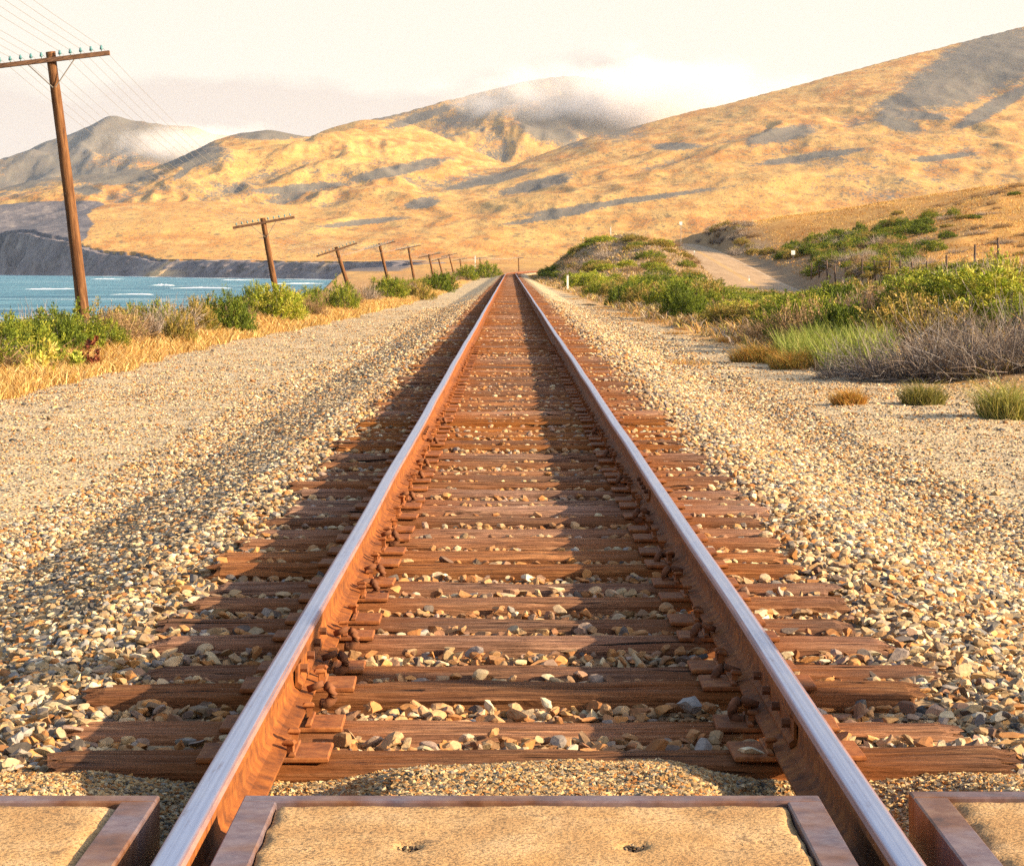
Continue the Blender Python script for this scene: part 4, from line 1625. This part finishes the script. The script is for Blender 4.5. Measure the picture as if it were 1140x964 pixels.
def shrub(kind, x, y, w, h, label, group=None, sink=.05, z=None):
    """w: width, h: height in metres (prototypes are about 1.35 wide and .95 tall)"""
    leaf, tw = random.choice(PROTO[kind])
    root = link(SHRUB_NAME[kind], leaf, None, (x, y, (gz(x, y) if z is None else z) - sink))
    zs, ws = SIZE[leaf.name]
    if kind in ('brown', 'grey'):
        h *= .85
    root.scale = (w / ws, w / ws * random.uniform(.9, 1.1), (h + sink) / zs)
    root.rotation_euler = (random.uniform(-.06, .06), random.uniform(-.06, .06), random.uniform(0, 6.28))
    tag(root, label, 'shrub', group)
    st = link('stems', tw)
    kid(root, st)
    return root


def from_px(px, py_top, D, w_px, kind, label, group=None, hmin=.3):
    x = wx(px, D)
    h = min(max(wz(py_top, D) - gz(x, D), hmin), 2.3)

    return shrub(kind, x, D, w_px * D / FPX, h, label, group)


# --- left row, single bushes one can point at
for (px, pt, D, wp, kd, lab) in [
    (66, 351, 42, 62, 'dark', 'dense dark green bush left of the nearest utility pole'),
    (20, 360, 41, 50, 'green', 'green bush at the left edge of the photograph in front of the sea'),
    (118, 358, 44, 50, 'green', 'low green bush just right of the foot of the nearest pole'),
    (150, 336, 50, 56, 'brown', 'tall brown seeding bush a little right of the nearest pole'),
    (200, 348, 50, 40, 'olive', 'olive bush at the grass edge right of the tall brown bush'),
    (218, 334, 56, 46, 'olive', 'olive bush with brown tips in the middle of the left row'),
    (257, 328, 58, 50, 'dark', 'rounded dark bush overlooking the sea, left of the second pole'),
    (308, 318, 68, 58, 'lime', 'bright green bush at the foot of the second utility pole'),
    (282, 317, 74, 30, 'green', 'upright green bush behind the second pole'),
    (345, 328, 74, 36, 'brown', 'dry brown bush right of the second pole'),
    (382, 314, 84, 34, 'green', 'bright green bush between the second and third poles'),
    (432, 309, 112, 40, 'green', 'green bush in the left row under the fourth pole'),
    (466, 314, 118, 34, 'olive', 'olive bush close to the gravel under the fifth pole'),
    (489, 304, 150, 34, 'dark', 'rounded dark green bush under the sixth pole'),
    (541, 291, 330, 34, 'green', 'last green bush of the left row at the end of the track'),
    (520, 296, 270, 26, 'green', 'small green bush beside the slim pale marker post'),
]:
    from_px(px, pt, D, wp, kd, lab)
# fill of the left row
LG = 'scrub along the left side of the gravel'
LL = dict(green='small green shrub in the scrub row left of the gravel', olive='small olive shrub in the scrub row left of the gravel', brown='small dry brown shrub in the scrub row left of the gravel', grey='small bare grey shrub in the scrub row left of the gravel')
y = 36.
while y < 420:
    for k in range(2 if y < 150 else 2):
        kd = random.choices(['green', 'olive', 'brown', 'grey'], [.24, .24, .32, .20])[0]
        d = xe_left(y) + random.uniform(1.3, 3.6)
        x = float(track_x(y)) - d
        h = random.uniform(.5, .95)
        if abs(x / y) < .25:
            shrub(kd, x, y + random.uniform(-1, 1), random.uniform(1.0, 1.7), h, LL[kd], LG)
    y *= 1.032
    y += .1

# reddish dock and yellow weed at the pole foot
def weed(px, py, D, w, h, pal, n, label, name='weed'):
    x = wx(px, D)
    V, F, c = twig_arrays(int(px) * 3, n, w, h, .006, pal, .35, 1.4, .3)
    lf = leaf_mesh('leaves', int(px), 26, 14, w * .5, h, .09, .035, pal, 1.2)
    o = link(name, lf, None, (x, D, gz(x, D) - .03))
    tag(o, label, 'plant')
    kid(o, link('stalks', np_mesh('stalks', V, F, M['twig'], c)))


weed(98, 400, 38.5, .30, .75, [(.14, .035, .02), (.20, .06, .03), (.10, .03, .02)], 18, 'dark red dock plant at the foot of the nearest pole', 'dock_plant')
weed(45, 395, 36, .55, .85, [(.52, .42, .08), (.58, .46, .14), (.40, .34, .06)], 34, 'yellow weed standing in dry grass at the left edge', 'yellow_weed')
weed(84, 395, 38, .22, .55, [(.30, .34, .05), (.40, .40, .08)], 14, 'small yellow-green weed beside the dark red dock plant', 'green_weed')

# --- dry grass fringe
def fringe(n, f, y0, y1, pw=1.6):
    Y = y0 + (y1 - y0) * RNG.uniform(0, 1, n) ** pw
    return f(Y, n)


def lf(Y, n):
    d = RNG.uniform(-.35, 2.6, n) + .4 * perlin(Y / 3, Y * 0 + .1, 5)
    X = track_x(Y) - xe_left(Y) - d
    return X, Y


X, Y = fringe(95000, lf, 27, 190, 2.0)
k = (np.abs(X) < .27 * Y + 1) & (fbm(X / .5, Y / .8, 2, 15) > -.55)
X, Y = X[k], Y[k]
me = blades('dry_grass', X, Y, ground_z(X, Y) - .03, RNG.uniform(.12, .34, len(X)) * (1 + .35 * perlin(X / 1.2, Y / 1.6, 19)), RNG.uniform(.008, .018, len(X)) * (1 + Y / 70), GOLD, .5, 3)
tag(link('dry_grass', me), 'golden dry grass fringe along the left gravel edge', None, None, 'stuff')

# golden grass of the right hill
n = 120000
Y = RNG.uniform(130, 460, n)
X = RNG.uniform(24, 110, n)
k = (X / Y < .25) & (X > road_x(Y) + 6.5) & (fbm(X / 6, Y / 9, 3, 25) > -.35)
X, Y = X[k], Y[k]
me = blades('hill_grass', X, Y, ground_z(X, Y) - .05, RNG.uniform(.18, .48, len(X)), RNG.uniform(.04, .11, len(X)), RUSTG + GOLD[:4], .55, 4, tint=1 - .55 * sstep(-.05, .45, fbm(X / 9, Y / 16, 4, 27))[:, None] * np.array([[.75, 1., 1.2]]))
tag(link('hill_grass', me), 'orange dry grass covering the near hill on the right', None, None, 'stuff')

# low understory of the right bank and the mound
n = 90000
Y = 34 + 330 * RNG.uniform(0, 1, n) ** 1.7
q = RNG.uniform(0, 1, n)
X = track_x(Y) + xe_right(Y) + .1 + q * (road_x(Y) - 4.6 - xe_right(Y))
k = (np.abs(X) < .262 * Y + 1)
X, Y = X[k], Y[k]
me = blades('dry_undergrowth', X, Y, ground_z(X, Y) - .04, RNG.uniform(.15, .48, len(X)), RNG.uniform(.010, .026, len(X)) * (1 + Y / 60), GREYB + BROWN + OLIVE + GOLD[2:], .6, 6)
tag(link('dry_undergrowth', me), 'tangled grey-brown undergrowth between the shrubs right of the track', None, None, 'stuff')

# --- right: single plants
def tuft(px, py, D, w, h, pal, n, label, name='grass_tuft', lean=.6):
    x = wx(px, D)
    a, r = RNG.uniform(0, 6.28, n), w * .5 * np.sqrt(RNG.uniform(0, 1, n))
    X, Y = r * np.cos(a), r * np.sin(a) * .8
    hh = h * RNG.uniform(.55, 1.05, n) * (1 - .45 * (r / (w * .5)) ** 2)
    me = blades(name, X, Y, np.full(n, -.02), hh, RNG.uniform(.006, .013, n), pal, lean, int(px))
    o = link(name, me, None, (x, D, gz(x, D)))
    tag(o, label, 'grass tuft')
    return o


tuft(945, 452, 28.6, .44, .40, RUSTG + GOLD[2:3], 700, 'small rust-coloured grass tuft on bare gravel, left of the green tuft')
tuft(1028, 452, 28.8, .56, .50, [(.14, .14, .03), (.22, .19, .05), (.30, .24, .09), (.10, .10, .03)], 950, 'round green-brown grass tuft in the middle of the three on the gravel')
tuft(1120, 467, 26.2, .64, .80, [(.17, .18, .04), (.26, .25, .07), (.34, .29, .11)], 950, 'tall pale green grass tuft at the right edge of the photograph')
tuft(846, 405, 41.0, 1.05, .62, RUSTG + OLIVE, 1500, 'brown mounded grass clump at the left end of the reed patch')
tuft(888, 410, 38.6, 1.0, .60, RUSTG + OLIVE, 1500, 'brown mounded grass clump touching the bright green reeds')
tuft(812, 381, 52, .6, .28, RUSTG, 420, 'small brown tuft on the gravel edge left of the long clump')
for (px, D) in [(735, 70), (700, 78), (688, 82), (670, 92), (764, 62), (757, 40), (655, 100), (640, 118), (752, 58), (723, 72)]:
    x = wx(px, D)
    o = tuft(px, 0, D, random.uniform(.7, 1.3), random.uniform(.16, .3), RUSTG + GREYB[:2], 420, 'low brown grass clump along the right gravel edge', 'grass_clump')
    o['group'] = 'brown clumps along the right gravel edge'
n = 4200
Xr, Yr = RNG.uniform(-1.35, 1.35, n)*.72, RNG.uniform(-3.2, 3.2, n)
k = (Xr / .97) ** 2 + (Yr / 3.2) ** 2 < 1
Xr, Yr = Xr[k], Yr[k]
x0, y0 = wx(928, 40.5), 40.5
me = blades('reed_patch', Xr, Yr, ground_z(Xr + x0, Yr + y0), RNG.uniform(.35, .78, len(Xr)), RNG.uniform(.010, .02, len(Xr)), [(.17, .21, .035), (.22, .25, .05), (.13, .17, .03), (.27, .25, .08)], .25, 8)
tag(link('reed_patch', me, None, (x0, y0, 0)), 'bright yellow-green reed patch beside the dead grey brush', 'reeds')

# dead grey brush pile
x0, y0 = wx(1062, 35), 35.
rt = empty('dead_brush', (x0, y0, gz(x0, y0)))
tag(rt, 'grey tangle of dead branches at the edge of the gravel, right', 'brush')
for j, (dx, dy, n, r, h, rad) in enumerate([(-.85, 0, 620, 1.0, .95, .006), (.15, -.2, 900, 1.2, 1.35, .006), (1.0, .1, 900, 1.2, 1.7, .006), (1.9, .3, 660, 1.1, 1.6, .006), (-1.5, .3, 340, .8, .5, .005)]):
    me = twig_mesh('branch_tangle', 900 + j, n, r, h, rad, [(a * .68, b * .68, c * .7) for a, b, c in GREYB] + [(.27, .24, .22), (.09, .07, .06)], 1.0, .45, .8, .8)  # greys darkened so the twig colour carries the shade on the brush
    o = link('branch_tangle', me)
    kid(rt, o)
    o.location = (dx, dy, 0)
b = MB()
for (p, q_, r) in [((-.55, -.4, .2), (-1.15, -.6, 1.15), .022), ((-.4, -.5, .35), (-.75, -.5, 1.25), .018), ((.2, -.7, .15), (.75, -.9, .95), .02), ((.9, -.6, .3), (1.3, -.8, 1.3), .022), ((1.3, -.6, .3), (1.05, -.6, 1.25), .016), ((.1, -.9, .3), (-.6, -1.0, .22), .018)]:
    P, Q = Vector(p), Vector(q_)
    mid = P.lerp(Q, .5) + Vector((random.uniform(-.08, .08), 0, random.uniform(-.05, .08)))
    b.tube([P, mid, Q], [r * .6, r * .5, r * .25], 6)
b.build('bleached_limbs', M['fence'], rt)

for (px, pt, D, wp, kd, lab) in [
    (1112, 300, 44, 120, 'lime', 'large spiky light-green bush at the right edge of the photograph'),
    (1136, 332, 41, 90, 'green', 'dark green bush at the right edge behind the dead brush'),
    (1030, 314, 52, 90, 'lime', 'upright sunlit green bush left of the large spiky bush'),
    (985, 330, 55, 70, 'green', 'green bush left of the upright sunlit bush'),
    (1060, 352, 46, 90, 'grey', 'greyish bare bush between dead brush and the upright green bush'),
    (1010, 362, 47, 70, 'brown', 'brown bush behind the left end of the dead brush'),
    (945, 352, 52, 44, 'lime', 'small light green bush above the reed patch'),
    (905, 368, 52, 60, 'brown', 'dry brown bush left of the small light green bush'),
    (1090, 277, 128, 60, 'grey', 'bare grey bush standing against the fence'),
    (1058, 292, 120, 56, 'grey', 'leafless twiggy bush in front of the fence'),
    (752, 306, 150, 92, 'dark', 'large dense dark green bush at the foot of the mound'),
    (800, 318, 140, 60, 'dark', 'dark green bush joining the large dense bush on its right'),
    (716, 312, 160, 40, 'green', 'green bush left of the large dense bush'),
    (655, 304, 170, 50, 'lime', 'bright green bush next to the white track marker'),
    (690, 316, 150, 60, 'green', 'low green bush between the marker and the large dense bush'),
    (780, 340, 105, 56, 'green', 'green bush below the large dense bush'),
    (745, 342, 100, 44, 'olive', 'olive bush at the gravel edge below the large dense bush'),
    (835, 352, 80, 60, 'dark', 'dark green bush where the gravel bends'),
    (880, 345, 76, 60, 'green', 'green bush halfway up the right bank'),
    (850, 332, 95, 50, 'olive', 'olive bush just below the lower end of the road'),
]:
    from_px(px, pt, D, wp, kd, lab)

# fill of the right bank (between gravel and road), the mound and the hill foot
RL = dict(green='green shrub in the scrub bank between track and road', lime='light green shrub in the scrub bank between track and road', dark='dark shrub in the scrub bank between track and road', olive='olive shrub in the scrub bank between track and road',
          brown='dry brown shrub in the scrub bank between track and road', grey='bare grey shrub in the scrub bank between track and road')
RG = 'scrub bank between track and road'
placed = []
tries = 0
while len(placed) < 255 and tries < 14000:
    tries += 1
    D = 42 * (190 / 42) ** random.random()
    px = random.uniform(640, 1150)
    x = wx(px, D)
    s = x - float(track_x(D))
    if s < xe_right(D) + 1.0 or x > float(road_x(D)) - 4.5:
        continue
    w = random.uniform(1.1, 2.1)
    if any((x - a) ** 2 + (D - b_) ** 2 * .35 < (.25 * (w + c)) ** 2 for a, b_, c in placed):
        continue
    placed.append((x, D, w))
    kd = random.choices(KINDS_, [.27, .12, .15, .17, .15, .14])[0]
    h = min(random.uniform(.6, 1.3), wz(float(skyline(px)) + random.uniform(0, 14), D) - gz(x, D))
    if h < .28:
        h = .28
    shrub(kd, x, D, w, h, RL[kd], RG)
ML = dict(green='low green shrub growing on the mound', olive='low olive shrub growing on the mound', brown='low dry shrub growing on the mound', grey='low grey shrub growing on the mound', lime='low light green shrub growing on the mound')
cnt = 0
while cnt < 100:
    D, x = random.uniform(195, 340), random.uniform(5, 25)
    if x > float(road_x(D)) - 7.5:
        continue
    cnt += 1
    kd = random.choices(['green', 'olive', 'brown', 'grey', 'lime'], [.26, .34, .16, .14, .10])[0]
    shrub(kd, x, D, random.uniform(1.8, 3.4), random.uniform(.45, .9), ML[kd], 'shrubs on the mound', .12)
HL = dict(green='green shrub on the lower slope of the golden hill', dark='dark shrub on the lower slope of the golden hill', olive='olive shrub on the lower slope of the golden hill', grey='grey shrub on the lower slope of the golden hill', brown='dry shrub on the lower slope of the golden hill')
cnt = 0
while cnt < 150:
    D = random.uniform(195, 330)
    px = random.gauss(935, 46)
    x = wx(px, D)
    if x < float(road_x(D)) + 6.5 or px > 1090 or (866 < px < 905 and D < 302):
        continue
    cnt += 1
    kd = random.choices(['green', 'dark', 'olive', 'grey', 'brown'], [.34, .22, .16, .18, .10])[0]
    shrub(kd, x, D, random.uniform(1.8, 3.8), random.uniform(.8, 1.6), HL[kd], 'shrubs on the lower slope of the golden hill', .1)
FL = dict(green='green shrub behind the fence line at the foot of the golden hill', olive='olive shrub behind the fence line at the foot of the golden hill', grey='grey shrub behind the fence line at the foot of the golden hill', brown='dry shrub behind the fence line at the foot of the golden hill')
for j in range(46):
    D = random.uniform(150, 235)
    x = float(road_x(D)) + random.uniform(6.5, 12)
    if x / D > .24:
        continue
    kd = random.choices(['green', 'olive', 'grey', 'brown'], [.3, .25, .25, .2])[0]
    shrub(kd, x, D, random.uniform(1.6, 3.0), random.uniform(.5, 1.0), FL[kd], 'shrubs at the foot of the golden hill', .1)
CL = 'dry dark shrub along the top of the road cut'
for j in range(44):
    D = 342 + j * 2.6
    x = float(road_x(D)) + random.uniform(5.2, 9.5)
    kd = random.choices(['grey', 'brown', 'olive'], [.5, .3, .2])[0]
    shrub(kd, x, D, random.uniform(2.0, 3.0), random.uniform(.7, 1.2), CL if kd != 'olive' else 'olive shrub along the top of the road cut', 'shrubs along the road cut', .15)
for (px, D, w, h) in [(1030, 262, 2.4, 1.0), (1055, 270, 2.4, .9), (1012, 300, 2.0, .8), (1000, 285, 2.2, .9), (1085, 300, 2.0, .6), (1130, 340, 2.2, .6), (985, 340, 2.0, .6)]:
    shrub('dark', wx(px, D), D, w, h, 'solitary round shrub scattered on the orange grass of the hill', 'solitary shrubs on the golden hill')

for j in range(48):
    D = random.uniform(215, 372)
    x = random.uniform(float(road_x(D)) + 12, D * .245)
    kd = random.choice(['brown', 'olive', 'brown', 'grey'])
    shrub(kd, x, D, random.uniform(1.6, 3.6), random.uniform(.35, .7), 'low dry scrub clump scattered over the orange grass of the hill', 'dry scrub clumps on the golden hill', .1)

# ------------------------------------------------------------------ fog on the peaks
def fog(px, py, D, rx, ry, rz, dens, scale, seed, label):
    bpy_me = bpy.data.meshes.new('fog_bank')
    import bmesh
    bm = bmesh.new()
    bmesh.ops.create_icosphere(bm, subdivisions=3, radius=1.0)
    bm.to_mesh(bpy_me)
    bm.free()
    bpy_me.materials.append(mat_fog('fog_vapour', dens, scale, seed))
    o = link('fog_bank', bpy_me, None, (wx(px, D), D, wz(py, D)))
    o.scale = (rx, ry, rz)
    tag(o, label, None, None, 'stuff')


fog(705, 110, 5900, 620, 420, 190, .0062, .0034, 1, 'fog bank hiding the right side of the high peak')
fog(212, 160, 6700, 400, 500, 95, .0034, .0036, 2, 'fog drifting across the far left mountain')

# ------------------------------------------------------------------ haze
t = NT('haze_air')
pv = t.n('ShaderNodeVolumePrincipled')
pv.inputs['Color'].default_value = (.80, .88, 1.0, 1)
pv.inputs['Density'].default_value = 2.0e-5
pv.inputs['Anisotropy'].default_value = .2
t.l(pv.outputs[0], t.out.inputs['Volume'])
b = MB()
b.box(-13400, 13400, -400, 13400, -27.5, 800)
tag(b.build('haze', t.mat), 'thin sea haze fading the far mountains', None, None, 'stuff')

# ------------------------------------------------------------------ sun, sky, camera
sun = bpy.data.lights.new('Sun', 'SUN')
sun.energy = 5.0
sun.color = (1.0, .79, .51)
sun.angle = math.radians(.5)
so = bpy.data.objects.new('sun_lamp', sun)
COL.objects.link(so)
el, bk = math.radians(SUN_EL), math.radians(SUN_BACK)
to_sun = Vector((math.cos(bk) * math.cos(el), -math.sin(bk) * math.cos(el), math.sin(el)))
so.rotation_euler = to_sun.to_track_quat('Z', 'Y').to_euler()
so.location = (60, -20, 40)

w = bpy.data.worlds.new('World')
scene.world = w
w.use_nodes = True
nt = w.node_tree
nt.nodes.clear()
N = nt.nodes.new
out = N('ShaderNodeOutputWorld')
bg = N('ShaderNodeBackground')
bg2 = N('ShaderNodeBackground')
sky = N('ShaderNodeTexSky')
sky.sky_type = 'NISHITA'
sky.sun_disc = False
sky.sun_elevation = el
sky.sun_rotation = math.atan2(to_sun.x, to_sun.y)
sky.air_density, sky.dust_density, sky.ozone_density = 1.0, 2.0, 1.0
nt.links.new(sky.outputs[0], bg.inputs[0])
bg.inputs[1].default_value = .125
# low marine cloud round the horizon, by direction
tc = N('ShaderNodeTexCoord')
sp = N('ShaderNodeSeparateXYZ')
nt.links.new(tc.outputs['Generated'], sp.inputs[0])
mpw = N('ShaderNodeMapping')
mpw.inputs['Scale'].default_value = (9, 9, 26)
nt.links.new(tc.outputs['Generated'], mpw.inputs[0])
nz = N('ShaderNodeTexNoise')
nz.inputs['Scale'].default_value = 1.0
nz.inputs['Detail'].default_value = 6
nz.inputs['Roughness'].default_value = .55
nt.links.new(mpw.outputs[0], nz.inputs['Vector'])


def wm(op, a, b=None, c=None, clamp=False):
    m = N('ShaderNodeMath')
    m.operation = op
    m.use_clamp = clamp
    for i, v in enumerate((a, b, c)):
        if v is None:
            continue
        if isinstance(v, (int, float)):
            m.inputs[i].default_value = v
        else:
            nt.links.new(v, m.inputs[i])
    return m.outputs[0]


edge = wm('MULTIPLY_ADD', nz.outputs['Fac'], .075, .046)           # height of the cloud top, by direction
f = wm('DIVIDE', wm('SUBTRACT', edge, sp.outputs['Z']), .010)
f = wm('ADD', f, .5, clamp=True)
mixc = N('ShaderNodeMix')
mixc.data_type = 'RGBA'
mixc.inputs[6].default_value = (1.0, .925, .80, 1)
mixc.inputs[7].default_value = (.88, .76, .665, 1)
nt.links.new(f, mixc.inputs[0])
nt.links.new(mixc.outputs[2], bg2.inputs[0])
bg2.inputs[1].default_value = .335
mxs = N('ShaderNodeMixShader')
low = wm('SUBTRACT', 1.0, wm('DIVIDE', wm('SUBTRACT', sp.outputs['Z'], .14), .30), clamp=True)
nt.links.new(low, mxs.inputs[0])
nt.links.new(bg.outputs[0], mxs.inputs[1])
nt.links.new(bg2.outputs[0], mxs.inputs[2])
nt.links.new(mxs.outputs[0], out.inputs[0])

cam = bpy.data.cameras.new('Camera')
co = bpy.data.objects.new('camera', cam)
COL.objects.link(co)
co.location = (0, 0, CAMZ)
co.rotation_euler = (math.pi / 2, 0, 0)
cam.sensor_fit = 'HORIZONTAL'
cam.sensor_width = 36
cam.lens = 36 * FPX / 1140
cam.shift_x = (570 - CX) / 1140
cam.shift_y = -(482 - CY) / 1140
cam.clip_start = .1
cam.clip_end = 60000
scene.camera = co

scene.render.resolution_x, scene.render.resolution_y = 1024, 865
vs_ = scene.view_settings
vs_.view_transform = 'Standard'
vs_.look = 'None'
vs_.gamma = 1.0
vs_.use_curve_mapping = False
vs_.exposure = 1.6
scene.cycles.use_denoising = False
scene.cycles.max_bounces = 6
scene.cycles.diffuse_bounces = 3
scene.cycles.transparent_max_bounces = 8
scene.cycles.volume_bounces = 2
scene.cycles.volume_step_rate = 2.0
